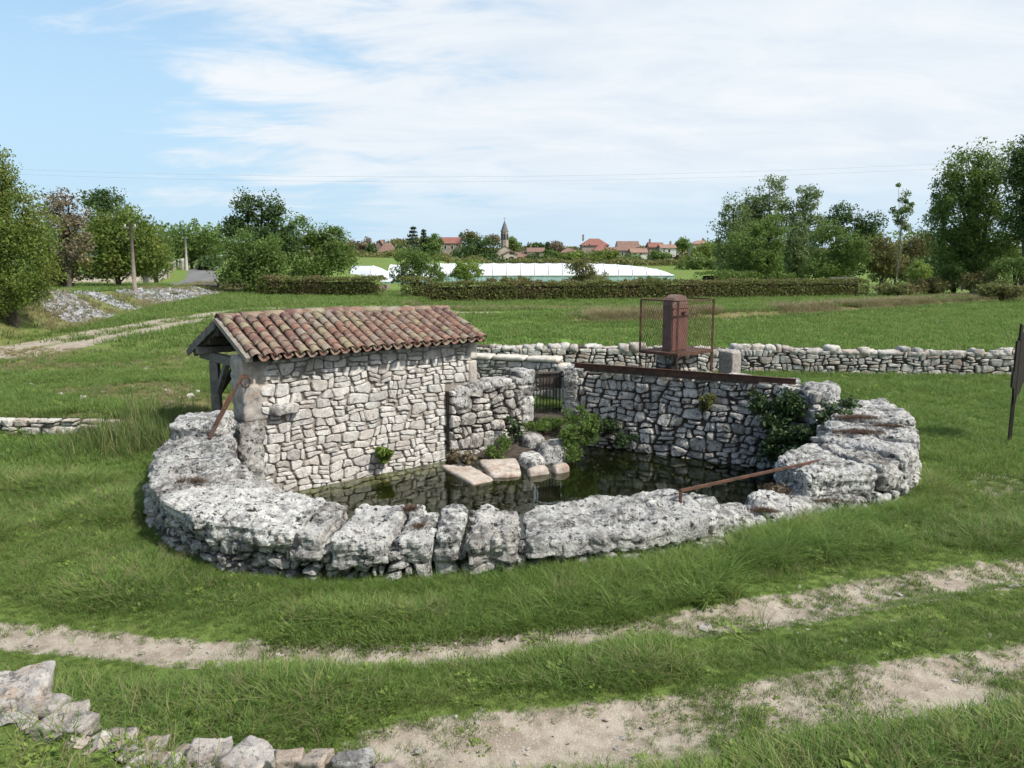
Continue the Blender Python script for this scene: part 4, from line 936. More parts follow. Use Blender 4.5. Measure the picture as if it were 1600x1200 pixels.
#@@VEG
# ------------------------------------------------------------------ grass and herbs
SRC = bpy.data.collections.new('tuft_sources')
def blades(n, h, spread, w, lean, seed, seg=3, hv=.35):
    r = np.random.default_rng(seed); V_, F_, Hh, Tn = [], [], [], []
    for _ in range(n):
        a = r.uniform(0, 6.283); rad = spread * math.sqrt(r.random()); bx, by = rad * math.cos(a), rad * math.sin(a)
        la = a + r.normal(0, .7); ln = lean * r.uniform(.25, 1.4); hh = h * r.uniform(1 - hv, 1 + hv); ww = w * r.uniform(.7, 1.3); ta = r.uniform(0, 6.283); tn = r.random(); b0 = len(V_)
        for i in range(seg + 1):
            f = i / seg; k = ln * f * f; z = hh * f * (1 - .35 * min(1, ln) * f); ox_, oy_ = bx + math.cos(la) * hh * k, by + math.sin(la) * hh * k
            if i == seg: V_.append((ox_, oy_, z)); Hh.append(1); Tn.append(tn)
            else:
                c_ = ww * (1 - .55 * f) / 2
                for sg_ in (-1, 1): V_.append((ox_ + sg_ * math.cos(ta) * c_, oy_ + sg_ * math.sin(ta) * c_, z)); Hh.append(f); Tn.append(tn)
        for i in range(seg - 1): F_.append((b0 + 2 * i, b0 + 2 * i + 1, b0 + 2 * i + 3, b0 + 2 * i + 2))
        F_.append((b0 + 2 * seg - 2, b0 + 2 * seg - 1, b0 + 2 * seg))
    return V_, F_, Hh, Tn
def herb(n, size, rad, h, seed):
    """a low broad-leaved plant: small diamond leaves on a dome"""
    r = np.random.default_rng(seed); V_, F_, Hh, Tn = [], [], [], []
    for _ in range(n):
        a = r.uniform(0, 6.283); q = math.sqrt(r.random()); c = np.array([rad * q * math.cos(a), rad * q * math.sin(a), h * (1 - q * q * .8) * r.uniform(.3, 1)])
        d = np.array([math.cos(a), math.sin(a), r.uniform(-.1, .7)]); d /= np.linalg.norm(d); s_ = np.cross(d, [0, 0, 1]); s_ /= np.linalg.norm(s_); L_ = size * r.uniform(.6, 1.3); tn = r.random(); b = len(V_)
        for p in (c, c + d * L_ * .5 + s_ * L_ * .26, c + d * L_, c + d * L_ * .5 - s_ * L_ * .26): V_.append(tuple(p)); Hh.append(.75); Tn.append(tn)
        F_.append((b, b + 1, b + 2, b + 3))
    return V_, F_, Hh, Tn
def source(name, dat, mat):
    me = bpy.data.meshes.new(name); me.from_pydata(dat[0], [], dat[1]); me.update(); me.materials.append(M[mat])
    for nm, arr in (('h', dat[2]), ('tone', dat[3])):
        a = me.attributes.new(nm, 'FLOAT', 'POINT'); a.data.foreach_set('value', np.array(arr, np.float32))
    return me
def scatter(name, meshes, x, y, z, scl, label, cat, idx=None, tilt=.12, parent=None):
    n = len(x)
    c = bpy.data.collections.new(name + '_tufts')
    for i, me in enumerate(meshes): o = bpy.data.objects.new('%s_tuft_%02d' % (name, i), me); c.objects.link(o)
    pm = bpy.data.meshes.new(name); pm.vertices.add(n); pm.vertices.foreach_set('co', np.stack([x, y, z], 1).astype(np.float32).ravel()); pm.update()
    rot = np.stack([rng.normal(0, tilt, n), rng.normal(0, tilt, n), rng.uniform(0, 6.283, n)], 1)
    a = pm.attributes.new('rot', 'FLOAT_VECTOR', 'POINT'); a.data.foreach_set('vector', rot.astype(np.float32).ravel())
    a = pm.attributes.new('scl', 'FLOAT', 'POINT'); a.data.foreach_set('value', np.asarray(scl, np.float32))
    a = pm.attributes.new('idx', 'INT', 'POINT'); a.data.foreach_set('value', (rng.integers(0, len(meshes), n) if idx is None else idx).astype(np.int32))
    o = bpy.data.objects.new(name, pm); COL.objects.link(o)
    g = bpy.data.node_groups.new(name + '_scatter', 'GeometryNodeTree'); g.is_modifier = True
    g.interface.new_socket('Geometry', in_out='INPUT', socket_type='NodeSocketGeometry'); g.interface.new_socket('Geometry', in_out='OUTPUT', socket_type='NodeSocketGeometry')
    gi, go = g.nodes.new('NodeGroupInput'), g.nodes.new('NodeGroupOutput'); ci = g.nodes.new('GeometryNodeCollectionInfo'); ip = g.nodes.new('GeometryNodeInstanceOnPoints')
    ci.inputs['Collection'].default_value = c; ci.inputs['Separate Children'].default_value = True; ci.inputs['Reset Children'].default_value = True
    ip.inputs['Pick Instance'].default_value = True
    def na(nm, ty):
        q = g.nodes.new('GeometryNodeInputNamedAttribute'); q.data_type = ty; q.inputs['Name'].default_value = nm; return [s for s in q.outputs if s.enabled and s.name == 'Attribute'][0]
    g.links.new(gi.outputs[0], ip.inputs['Points']); g.links.new(ci.outputs[0], ip.inputs['Instance']); g.links.new(na('idx', 'INT'), ip.inputs['Instance Index'])
    g.links.new(na('rot', 'FLOAT_VECTOR'), ip.inputs['Rotation']); g.links.new(na('scl', 'FLOAT'), ip.inputs['Scale']); g.links.new(ip.outputs[0], go.inputs[0])
    md = o.modifiers.new('scatter', 'NODES'); md.node_group = g
    tag(o, label, cat, kind='stuff'); return o
lawn = [source('lawn', blades(34, .055, .075, .0042, .9, 400 + i), 'grass') for i in range(4)] + [source('lawn_herb', herb(26, .034, .075, .03, 410 + i), 'leaf_weed') for i in range(1)]
mead = [source('meadow', blades(30, .115, .08, .0055, 1.0, 420 + i), 'grass') for i in range(4)] + [source('meadow_herb', herb(36, .045, .09, .07, 425), 'leaf_weed'), source('meadow_clover', herb(60, .022, .10, .05, 426), 'leaf_mid'), source('meadow_dry', blades(12, .15, .07, .003, .7, 427), 'grass_dry'), source('meadow_dock', herb(10, .07, .05, .05, 428), 'leaf_weed')]
tall = [source('tall', blades(34, .24, .07, .0062, 1.15, 430 + i, 4), 'grass') for i in range(4)] + [source('tall_herb', herb(46, .06, .12, .14, 435), 'leaf_weed')]
far_ = [source('far', blades(30, .10, .22, .014, .9, 440 + i, 2), 'grass') for i in range(3)]
dryt = [source('dry', blades(30, .22, .14, .011, .8, 450 + i, 3), 'grass_dry') for i in range(3)]
reeds = [source('reed', blades(12, .62, .10, .012, .28, 460 + i, 4), 'reed') for i in range(3)]
heath = [source('heath', blades(40, .035, .05, .004, .8, 470 + i, 2), 'heath') for i in range(3)]
FOOT = [(p[0], p[1]) for p in OUT] + [(5.3, 13.0), (4.4, 13.9), (3.0, 14.7), (1.5, 15.55), (1.02, 15.35), (.3, 15.2)] + [tuple(SW(5.4, .35)[:2]), tuple(SW(4.3, .35)[:2]), tuple(SW(4.3, 1.9)[:2]), tuple(SW(-.1, 1.9)[:2])]
def soilf(x, y):
    s = np.clip(smooth(.30, .07, pdist(x, y, RUT_A)) + smooth(.50, .14, pdist(x, y, RUT_B)) * smooth(-1.4, -.6, x), 0, 1)
    s = np.maximum(s, .55 * smooth(.75, .1, pdist(x, y, [(6.1, 9.9), (6.9, 10.3)])))
    s = np.maximum(s, .35 * smooth(1.5, .5, pdist(x, y, RUT_A)) * smooth(.5, 2.5, x) * smooth(14, 8, x))
    return np.maximum(s, .95 * np.maximum(smooth(.75, .35, pdist(x, y, RUT_C)), smooth(.75, .35, pdist(x, y, RUT_D))))
def field(n, y0, y1, pw=1.0, xl=None, xr=None):
    y = y0 + (y1 - y0) * rng.random(n) ** pw; hw = .70 * y + .8
    x = rng.uniform(-1, 1, n) * hw
    if xl is not None: k = (x > xl) & (x < xr); x, y = x[k], y[k]
    return x, y
def grow(x, y, soilk=1.0):
    k = ~inpoly(x, y, FOOT) & (rng.random(len(x)) > soilf(x, y) * np.clip(1.25 - (.35 + .6 * smooth(0, 2, x)) * smooth(.45, .85, vnoise(x, y, 2.1, 4)), 0, 1) * soilk)
    return x[k], y[k]
# bank top nearest the camera is kept for weeds
def offbank(x, y): s = (x + .3) * -.39 + (y - 2.40) * -.92; return s < -.30
x, y = grow(*field(50000, 3.4, 10.5, .75), .985); k = offbank(x, y); x, y = x[k], y[k]
pt = vnoise(x, y, .9, 11); hs = .75 + .75 * smooth(.35, .8, pt) - .35 * smooth(.5, .1, np.minimum(pdist(x, y, RUT_A), pdist(x, y, RUT_B)) - .25)
big = (rng.random(len(x)) < .30 + .45 * smooth(.4, .75, pt)) & (np.minimum(pdist(x, y, RUT_A), pdist(x, y, RUT_B) + (x < -1) * 5) > .45)
scatter('lawn_grass', lawn, x[~big], y[~big], zg(x[~big], y[~big], False), hs[~big] * rng.uniform(.8, 1.4, (~big).sum()), 'short bright green grass of the meadow around the basin', 'grass', np.where(rng.random((~big).sum()) < .06, 4, rng.integers(0, 4, (~big).sum())))
scatter('meadow_grass', mead, x[big], y[big], zg(x[big], y[big], False), hs[big] * rng.uniform(.6, 1.25, big.sum()), 'taller tufted grass between the wheel ruts', 'grass', np.where(rng.random(big.sum()) < .24, rng.choice([4, 4, 4, 5, 5, 5, 6, 6, 6, 6, 7], big.sum()), rng.integers(0, 4, big.sum())))
x, y = grow(*field(30000, 10.5, 22, .9)); k = ~((x < -4.9) & (y > 13.6) & (vnoise(x, y, .6, 8) > .50) & (rng.random(len(x)) < .8)); x, y = x[k], y[k]; sc_ = (.8 + .7 * vnoise(x, y, .7, 12)) * rng.uniform(.9, 1.6, len(x))
scatter('middle_grass', lawn, x, y, zg(x, y, False), sc_ * 1.25, 'short grass behind and beside the basin', 'grass', np.where(rng.random(len(x)) < .05, 4, rng.integers(0, 4, len(x))), .15)
x, y = grow(*field(26000, 21, 60, .8)); tq = side_of(x, y, TOE); k = (pdist(x, y, DITCH) > 1.2) & ~((tq > -.1) & (tq < 2.8) & (y > 26) & (y < 57) & (rng.random(len(x)) < .88)) & ~(pdist(x, y, ROAD) < 1.9) & ~((x < -4.9) & (y < 25) & (vnoise(x, y, .6, 8) > .50) & (rng.random(len(x)) < .8)); x, y = x[k], y[k]
scatter('field_grass', far_, x, y, zg(x, y, False), rng.uniform(.7, 1.5, len(x)) * (1 + y / 90), 'green grass of the field behind the dry-stone wall', 'grass')
# long grass along the foot of the basin wall
us = rng.random(5200); op2 = Path([(p[0], p[1]) for p in OUT[1:-2]]); pts = [op2.at(u * op2.L, 0, abs(rng.normal(0, 1)) * (.17 + .28 * (.42 < u < .78)) + .03 + .10 * (u > .55)) for u in us]
x, y = np.array([p.x for p in pts]), np.array([p.y for p in pts]); k = soilf(x, y) < .3; u_ = us[k]; x, y = x[k], y[k]
k2 = rng.random(len(x)) < np.interp(u_, [0, .2, .34, .45, .75, .85, 1], [.22, .32, .6, 1, 1, .45, .25]); x, y, u_ = x[k2], y[k2], u_[k2]
scatter('long_grass', tall, x, y, zg(x, y, False), np.interp(u_, [0, .3, .45, .6, .75, .9, 1], [.32, .30, .62, 1.0, .95, .45, .4]) * rng.uniform(.5, 1.15, len(x)), 'long arching grass along the foot of the boulder wall', 'grass', np.where(rng.random(len(x)) < .10, 4, rng.integers(0, 4, len(x))), .2)
# tufts straggling in the ruts
x, y = field(7000, 4.2, 9, .8); k = (soilf(x, y) > .3) & (vnoise(x, y, 2.6, 21) > .62 - .1 * smooth(0, 2, x)) & ~inpoly(x, y, FOOT); x, y = x[k], y[k]
scatter('rut_grass', lawn, x, y, zg(x, y, False), rng.uniform(.4, 1.0, len(x)), 'thin tufts of grass straggling in the wheel ruts', 'grass')
# dry grass on the far ditch bank, left slope and bank foot
t_ = rng.random(5200); Pd = np.array(DITCH); cx_, cy_ = np.interp(t_ * 4, range(6), Pd[:, 0]), np.interp(t_ * 4, range(6), Pd[:, 1]); cy_ = cy_ + rng.uniform(.3, 3.4, len(t_)); cx_ = cx_ + rng.normal(0, .5, len(t_))
k = (vnoise(cx_, cy_, .5, 7) > .33); x, y = cx_[k], cy_[k]
x2, y2 = rng.uniform(-15, -5.2, 4200), rng.uniform(13.4, 23, 4200); k = vnoise(x2, y2, .6, 8) > .55; x2, y2 = x2[k], y2[k]
x3, y3 = rng.uniform(-6, 9, 700), rng.normal(45.6, .7, 700)
tt = rng.random(2200); Tp = np.array(TOE); y4 = 20 + tt * 50; x4 = np.interp(y4, Tp[:, 1], Tp[:, 0]) - rng.uniform(-.5, 3.4, len(tt)); k = vnoise(x4, y4, .4, 6) > .45; x4, y4 = x4[k], y4[k]
X5, Y5 = np.concatenate([x, x2, x3, x4]), np.concatenate([y, y2, y3, y4]); s5 = np.concatenate([rng.uniform(.8, 1.8, len(x)), rng.uniform(.22, .5, len(x2)), rng.uniform(.7, 1.2, len(x3)), rng.uniform(.7, 1.5, len(x4))])
scatter('dry_grass', dryt, X5, Y5, zg(X5, Y5, False), s5, 'straw-brown dry grass on the ditch bank and slopes', 'dry grass')
# reeds
x, y = rng.normal(-5.75, .62, 420), rng.normal(12.55, .42, 420); k = ~inpoly(x, y, FOOT) & (x > -7.4); x, y = x[k], y[k]
scatter('reeds', reeds, x, y, zg(x, y, False) - .02, rng.uniform(.4, .85, len(x)), 'tall green and straw reeds left of the wash shed', 'reeds')
# dry moss cushions on top of the boulders
hx, hy, hz_ = [], [], []
for (cx_, cy_, r1, r2, z_, n_) in ((-3.75, 9.15, .22, .12, .50, 90), (-1.02, 7.62, .07, .05, .47, 24), (-.84, 7.32, .09, .06, .40, 26), (4.95, 11.35, .28, .12, .63, 80), (4.75, 10.65, .30, .10, .57, 80), (3.15, 9.2, .16, .14, .20, 60), (3.7, 8.98, .3, .06, .12, 50), (2.75, 8.45, .14, .06, .18, 30), (-4.2, 10.5, .2, .1, .60, 40), (5.25, 10.9, .2, .08, .60, 40), (-3.5, 8.5, .1, .05, .50, 20)):
    hx += list(rng.normal(cx_, r1 * .5, n_)); hy += list(rng.normal(cy_, r2 * .5, n_)); hz_ += [z_ + .055] * n_
scatter('dry_moss', heath, np.array(hx), np.array(hy), np.array(hz_), rng.uniform(.6, 1.3, len(hx)), 'red-brown dry moss cushions on top of the boulders', 'moss')
# weeds on the near bank
x, y = rng.uniform(-2.6, .1, 1500), rng.uniform(1.5, 3.0, 1500); s = (x + .3) * -.39 + (y - 2.40) * -.92; k = (s > -.05); x, y, s = x[k], y[k], s[k]
bw = [source('bank', blades(18, .10, .05, .0035, .8, 480 + i, 3), 'grass') for i in range(3)] + [source('bank_herb', herb(30, .022, .05, .06, 484 + i), 'leaf_weed') for i in range(2)] + [source('bank_dry', blades(16, .09, .06, .0026, .9, 488, 3), 'grass_dry')]
k = rng.random(len(x)) < .5 + .5 * smooth(.05, .35, s); x, y = x[k], y[k]
scatter('bank_weeds', bw, x, y, zg(x, y, False) - .015, rng.uniform(.6, 1.2, len(x)), 'low weeds and dry grass on the near bank', 'weeds', rng.choice(6, len(x), p=[.15, .15, .14, .16, .16, .24]))
# pebbles of the ruts and scree of the left bank
def pebble(seed, sub=0):
    r = np.random.default_rng(seed); V_ = np.array([(0, 0, 1), (1, 0, 0), (0, 1, 0), (-1, 0, 0), (0, -1, 0), (.7, .7, .5), (-.7, .6, .55), (-.6, -.7, .5), (.65, -.7, .5)], float) * r.uniform(.6, 1.25, (9, 1)) * np.array([1.2, .9, .55])
    F_ = [(0, 5, 1), (0, 1, 8), (0, 2, 5), (0, 6, 2), (0, 3, 6), (0, 7, 3), (0, 4, 7), (0, 8, 4), (5, 2, 1), (6, 3, 2), (7, 4, 3), (8, 1, 4)][0:12]
    F_ = [(0, 1, 5), (0, 5, 2), (0, 2, 6), (0, 6, 3), (0, 3, 7), (0, 7, 4), (0, 4, 8), (0, 8, 1), (1, 2, 5), (2, 3, 6), (3, 4, 7), (4, 1, 8)]
    me = np_mesh('pebble', V_, F_); me.materials.append(M['loose']); return me
pebs = [pebble(500 + i) for i in range(5)]
greys = []
for me in pebs: me2 = me.copy(); me2.materials[0] = M['scree']; greys.append(me2)
x, y = field(5200, 4.2, 11, .8); k = (rng.random(len(x)) < soilf(x, y) * 1.0) & ~inpoly(x, y, FOOT); x, y = x[k], y[k]
scatter('pebbles', pebs, x, y, zg(x, y, False) + .001, rng.gamma(1.5, .0055, len(x)) + .004, 'pale limestone pebbles on the sandy wheel ruts', 'pebbles', None, .4)
x, y = rng.normal(-1.45, .42, 260), rng.uniform(2.35, 2.85, 260); k = np.abs((x + .3) * -.39 + (y - 2.40) * -.92 - .12) < .22; x, y = x[k], y[k]
scatter('bank_rubble', pebs, x, y, zg(x, y, False), np.minimum(rng.gamma(2.2, .012, len(x)) + .010, .042), 'small rubble chips among the tumbled stones', 'rubble', None, .25)
# scree
n_ = 36000; y = rng.uniform(27, 57, n_); toe = rng.uniform(-.15, 2.7, n_); Tp = np.array(TOE); x = np.interp(y, Tp[:, 1], Tp[:, 0]) - toe
k = ((vnoise(x * .6, y, .22, 31) > .38) & ((y < 41) | (y > 44))) & (toe < 2.9 - (y - 27) * .03); x, y = x[k], y[k]
scatter('scree', greys, x, y, zg(x, y, False) + .02, rng.gamma(2.0, .019, len(x)) + .028, 'grey-white limestone scree on the left bank', 'scree', None, .5)
t_ = rng.random(420); x = np.interp(t_ * 1.6 + .7, range(6), Pd[:, 0]); y = np.interp(t_ * 1.6 + .7, range(6), Pd[:, 1]) - rng.uniform(.1, 1.3, 420)
x2, y2 = rng.uniform(-13, -5.5, 90), rng.uniform(14, 20, 90)
scatter('ditch_stones', pebs, np.concatenate([x, x2]), np.concatenate([y, y2]), zg(np.concatenate([x, x2]), np.concatenate([y, y2]), False) + .02, np.concatenate([rng.gamma(2.2, .026, 420) + .02, rng.gamma(2, .013, 90) + .015]), 'pale stones scattered along the ditch and left slope', 'stones', None, .5)

# ------------------------------------------------------------------ leaves, trees, hedges
def leaf_obj(name, C, size, mat, parent=None, seed=0, up=.35, cen=None, tones=None, origin=None, asp=.55):
    """one mesh of many small bent leaves at the points C"""
    r = np.random.default_rng(seed); n = len(C)
    d = r.normal(size=(n, 3)); d[:, 2] -= .15; d /= np.linalg.norm(d, axis=1)[:, None]
    nr = r.normal(size=(n, 3)); nr[:, 2] += up
    if cen is not None: q = C - np.array(cen); nr += q / (np.linalg.norm(q, axis=1)[:, None] + 1e-6) * .9
    s_ = np.cross(d, nr); s_ /= np.linalg.norm(s_, axis=1)[:, None] + 1e-9
    L_ = size * r.uniform(.55, 1.4, n)[:, None]; W_ = L_ * asp
    V_ = np.stack([C - d * L_ * .5, C + s_ * W_ * .5, C + d * L_ * .5, C - s_ * W_ * .5], 1).reshape(-1, 3)
    F_ = np.arange(4 * n).reshape(-1, 4)
    o = mk(name, V_, F_, mat, parent, False, origin)
    tn = r.random(n) if tones is None else tones
    a = o.data.attributes.new('tone', 'FLOAT', 'POINT'); a.data.foreach_set('value', np.repeat(tn, 4).astype(np.float32)); return o
def crown_pts(blobs, n, clump, seed, fill=.45, z0=None):
    """points in clumps spread through the crown's ellipsoids"""
    r = np.random.default_rng(seed); vol = np.array([b[3] * b[4] * b[5] for b in blobs]) ** .75; vol /= vol.sum(); nc = max(14, int(n / 75)); cc = []
    for bi in r.choice(len(blobs), nc, p=vol):
        b = blobs[bi]; d = r.normal(size=3); d /= np.linalg.norm(d); rr = (fill + (1 - fill) * r.random()) * r.uniform(.82, 1.08); cc.append((np.array(b[:3]) + d * rr * np.array(b[3:6]), clump * r.uniform(.5, 1.35), r.uniform(-.25, .25)))
    per = n // nc; out, tones = [], []
    for c, cr, tb in cc:
        d = r.normal(size=(per, 3)); d /= np.linalg.norm(d, axis=1)[:, None]; q = r.random(per)[:, None] ** .45
        out.append(c + d * q * cr * np.array([1, 1, .78])); tones.append(np.clip(r.random(per) * .75 + .12 + tb, 0, 1))
    P_, T_ = np.concatenate(out), np.concatenate(tones)
    if z0 is not None: k = P_[:, 2] > z0; P_, T_ = P_[k], T_[k]
    return P_, T_, [c for c, _, _ in cc]
def tree(name, x, y, blobs, label, leaf, n=5000, size=.25, clump=.9, trunk=.16, seed=0, cat='tree', bark='bark', group=None, limbs=9, low=True, base=None, fill=.45):
    """blobs: (dx, dy, z above base, rx, ry, rz)"""
    zb = zat(x, y) if base is None else base
    t = thing(name, (x, y, zb), label, cat, group)
    B = [(x + b[0], y + b[1], zb + b[2], b[3], b[4], b[5]) for b in blobs]
    if n >= 2500 and y < 130: n, size, clump = int(n * 1.55), size * .78, clump * .92
    P_, T_, cc = crown_pts(B, n, clump, seed + 1000, fill, zb + .04)
    leaf_obj('crown', P_, size, M[leaf], t, seed, .45, np.mean([b[:3] for b in B], 0), T_)
    top = max(b[2] + b[5] * .4 for b in B) ; mb = MB(); rr = random.Random(seed)
    cen = Vector(np.mean([b[:3] for b in B], 0)); cen.z = zb + (top - zb) * .45
    axis_ = [Vector((x, y, zb - .2)), Vector((x + rr.uniform(-.1, .1), y, zb + (top - zb) * .2)), cen, Vector((cen.x + rr.uniform(-.3, .3), cen.y, top))]
    mb.tube(axis_, [trunk * 1.2, trunk, trunk * .7, trunk * .15], 7)
    for i in range(limbs):
        c = Vector(rr.choice(cc)); f = rr.uniform(.15, .75); a = axis_[0].lerp(axis_[2], min(1, f * 1.3)) if f < .6 else axis_[2].lerp(axis_[3], f - .5)
        m_ = a.lerp(c, .5) + Vector((0, 0, .12 * (c - a).length)); mb.tube([a, m_, c], [trunk * .42, trunk * .26, trunk * .08], 5, False)
    mb.build('trunk', M[bark], t, True); return t
def pxs(px, y): return (px - 800) / 1250 * y * 1.0        # design measure: metres right of the axis at distance y
def pz(py, y): return 3 + (400 - py) / 1250 * y           # design measure: height seen at that row at distance y
def ptree(name, px, y, rows, label, leaf, **kw):
    """rows: (px offset, row centre, half width, half height) of the crown's lobes, all measured at distance y"""
    x = pxs(px, y); zb = kw.pop('base', None); zb = zat(x, y) if zb is None else zb; u = y / 1250
    bl_ = [(q[0] * u, (q[4] if len(q) > 4 else 0), pz(q[1], y) - zb, q[2] * u, q[2] * u * .9, q[3] * u) for q in rows]
    return tree(name, x, y, bl_, label, leaf, base=zb, **kw)
# left side
ptree('ash_tree', 20, 27, [(-10, 275, 48, 42), (10, 340, 62, 55), (-40, 350, 60, 90), (20, 420, 62, 50), (-20, 455, 75, 42), (35, 385, 42, 40)], 'big leafy tree at the left edge with yellow-tinged leaves', 'leaf_yellow', n=26000, size=.115, clump=.52, trunk=.15, seed=1, limbs=16)
ptree('bare_tree', 112, 48, [(0, 335, 34, 34), (8, 375, 40, 34)], 'greyish thinning tree behind the big left tree', 'leaf_brown', n=2600, size=.22, clump=.8, trunk=.12, seed=2, limbs=22)
ptree('round_tree', 176, 85, [(0, 317, 32, 17), (10, 345, 34, 25)], 'dark round-topped tree above the yellow-green trees', 'leaf_dark', n=3200, size=.34, clump=1.1, seed=3)
ptree('walnut_tree', 190, 54, [(-30, 365, 45, 40), (20, 365, 48, 42), (45, 395, 38, 38), (-35, 405, 48, 35), (10, 410, 55, 28)], 'broad yellow-green tree behind the first utility pole', 'leaf_yellow', n=9500, size=.26, clump=.9, trunk=.16, seed=4, limbs=14)
ptree('bushy_tree', 105, 50, [(0, 405, 42, 38), (-25, 435, 40, 20)], 'olive bushy tree between the left tree and the yellow-green tree', 'leaf_olive', n=4500, size=.24, clump=.8, seed=5)
ptree('tall_shrub', 248, 70, [(0, 385, 24, 32), (6, 410, 24, 22)], 'narrow green tree beside the second utility pole', 'leaf_mid', n=3400, size=.27, clump=.8, seed=6)
ptree('roadside_tree', 305, 118, [(0, 375, 38, 34), (24, 385, 34, 30), (-18, 385, 30, 26)], 'rounded green tree at the bend of the road', 'leaf_mid', n=5200, size=.46, clump=1.5, trunk=.2, seed=7)
ptree('dark_pine', 412, 72, [(-22, 330, 17, 26), (18, 325, 21, 28), (-40, 358, 22, 20), (10, 365, 45, 30), (40, 380, 22, 25)], 'tall dark twin-topped tree above the roadside bush', 'leaf_dark', n=7800, size=.30, clump=.85, trunk=.2, seed=8, limbs=14)
ptree('roadside_bush', 402, 58, [(-12, 395, 40, 38), (20, 405, 40, 38), (-5, 435, 50, 28)], 'large rounded green bush beside the asphalt road', 'leaf_mid', n=11000, size=.22, clump=.75, seed=9, limbs=12)
ptree('oak_tree', 492, 78, [(-15, 365, 30, 28), (25, 385, 36, 25), (40, 405, 30, 26), (-5, 410, 45, 30), (32, 367, 16, 14)], 'spreading green tree right of the tall dark trees', 'leaf_mid', n=9000, size=.29, clump=.95, trunk=.2, seed=10, limbs=12)
ptree('low_bush', 448, 55.5, [(0, 452, 42, 16)], 'low dark bush at the left end of the hedge', 'leaf_dark', n=2600, size=.18, clump=.4, seed=11, cat='bush')
ptree('low_bush', 335, 112, [(0, 412, 26, 12)], 'dark bush at the far end of the asphalt road', 'leaf_dark', n=1500, size=.34, clump=.8, seed=12, cat='bush')
# in front of the tunnels
ptree('mulberry_tree', 652, 82, [(-8, 405, 32, 20), (15, 415, 30, 20), (-15, 428, 26, 14), (30, 432, 18, 10)], 'bushy green tree in front of the small plastic tunnels', 'leaf_mid', n=5200, size=.26, clump=.8, seed=13)
ptree('round_bush', 730, 82, [(0, 422, 26, 18)], 'rounded light green bush before the long white tunnel', 'leaf_weed', n=2800, size=.24, clump=.6, seed=14, cat='bush')
ptree('seeding_tree', 912, 80, [(-4, 418, 24, 17), (6, 436, 30, 12)], 'brownish olive small tree before the middle of the white tunnel', 'leaf_olive', n=3600, size=.24, clump=.6, seed=15)
for i, (px, lab) in enumerate(((775, 'low green shrub right of the rounded light green bush'), (808, 'low shrub below the church before the white tunnel'), (985, 'low dark shrub right of the olive small tree'), (1025, 'low shrub under the rounded end of the white tunnel'))):
    ptree('low_shrub', px, 84, [(0, 440, 24, 8)], lab, 'leaf_hedge', n=900, size=.24, clump=.45, seed=20 + i, cat='bush', group='low shrubs before the white tunnel', limbs=4)
# right side
for i, (px, top, w, lab) in enumerate(((1140, 305, 34, 'leftmost poplar of the tall group on the right'), (1195, 280, 42, 'tallest central poplar of the right group'), (1250, 292, 32, 'rightmost poplar of the tall group on the right'), (1168, 296, 26, 'narrow poplar between the leftmost and tallest poplars'))):
    ptree('poplar', px, 120 + 3 * (i % 2), [(0, top + 26, w * .62, 26), (0, top + 60, w, 36), (0, top + 100, w * .9, 36)], lab, 'leaf_poplar', n=6500, size=.42, clump=1.25, trunk=.28, seed=30 + i, group='poplars behind the round tree', limbs=12)
ptree('round_lime_tree', 1175, 88, [(-8, 385, 44, 44), (18, 375, 34, 38), (0, 410, 50, 24)], 'dense ball-shaped green tree in front of the poplars', 'leaf_mid', n=10500, size=.31, clump=.85, trunk=.24, seed=35, fill=.62)
ptree('slim_tree', 1238, 95, [(0, 385, 24, 45), (6, 415, 24, 20)], 'slim pale green tree right of the ball-shaped tree', 'leaf_poplar', n=4200, size=.34, clump=.9, seed=36)
ptree('wood_edge_tree', 1302, 90, [(-12, 375, 32, 32), (18, 395, 36, 32), (-10, 415, 40, 20)], 'green tree with dark inside at the edge of the wood', 'leaf_mid', n=7500, size=.32, clump=.95, trunk=.2, seed=37)
ptree('wood_edge_tree', 1328, 112, [(-18, 342, 24, 22), (22, 352, 26, 20), (0, 375, 36, 25)], 'dark open-topped tree behind the edge of the wood', 'leaf_dark', n=5200, size=.42, clump=1.2, trunk=.2, seed=38)
ptree('field_maple', 1372, 92, [(0, 395, 36, 28), (12, 415, 40, 18)], 'olive-brown tree around the thin tall trunk', 'leaf_olive', n=5600, size=.32, clump=.95, seed=39)
ptree('field_maple', 1428, 96, [(0, 392, 34, 32), (-5, 415, 36, 18)], 'brownish green tree left of the big right tree', 'leaf_olive', n=5200, size=.33, clump=.95, seed=40)
ptree('thin_poplar', 1396, 86, [(0, 305, 13, 18), (2, 330, 17, 18), (4, 352, 12, 8)], 'thin lone tall tree with a bare lower trunk', 'leaf_poplar', n=1500, size=.26, clump=.5, trunk=.07, seed=41, bark='palebark', limbs=8)
ptree('big_willow', 1520, 62, [(-25, 280, 48, 45), (20, 300, 60, 60), (-35, 340, 55, 50), (25, 360, 70, 60), (-40, 390, 45, 35), (10, 405, 70, 30)], 'very large dense green tree at the right of the field', 'leaf_mid', n=20000, size=.27, clump=1.0, trunk=.35, seed=42, limbs=18, fill=.5)
ptree('ash_tree', 1594, 58, [(-5, 265, 38, 45), (10, 330, 45, 50), (-8, 240, 20, 30)], 'tall dark tree with bare twig tips at the right edge', 'leaf_dark', n=8500, size=.25, clump=.85, trunk=.25, seed=43, limbs=26)
ptree('side_sapling', 1462, 64, [(0, 300, 20, 42), (-4, 335, 18, 22)], 'airy sapling on the left side of the big right tree', 'leaf_poplar', n=2600, size=.24, clump=.6, trunk=.1, seed=44)
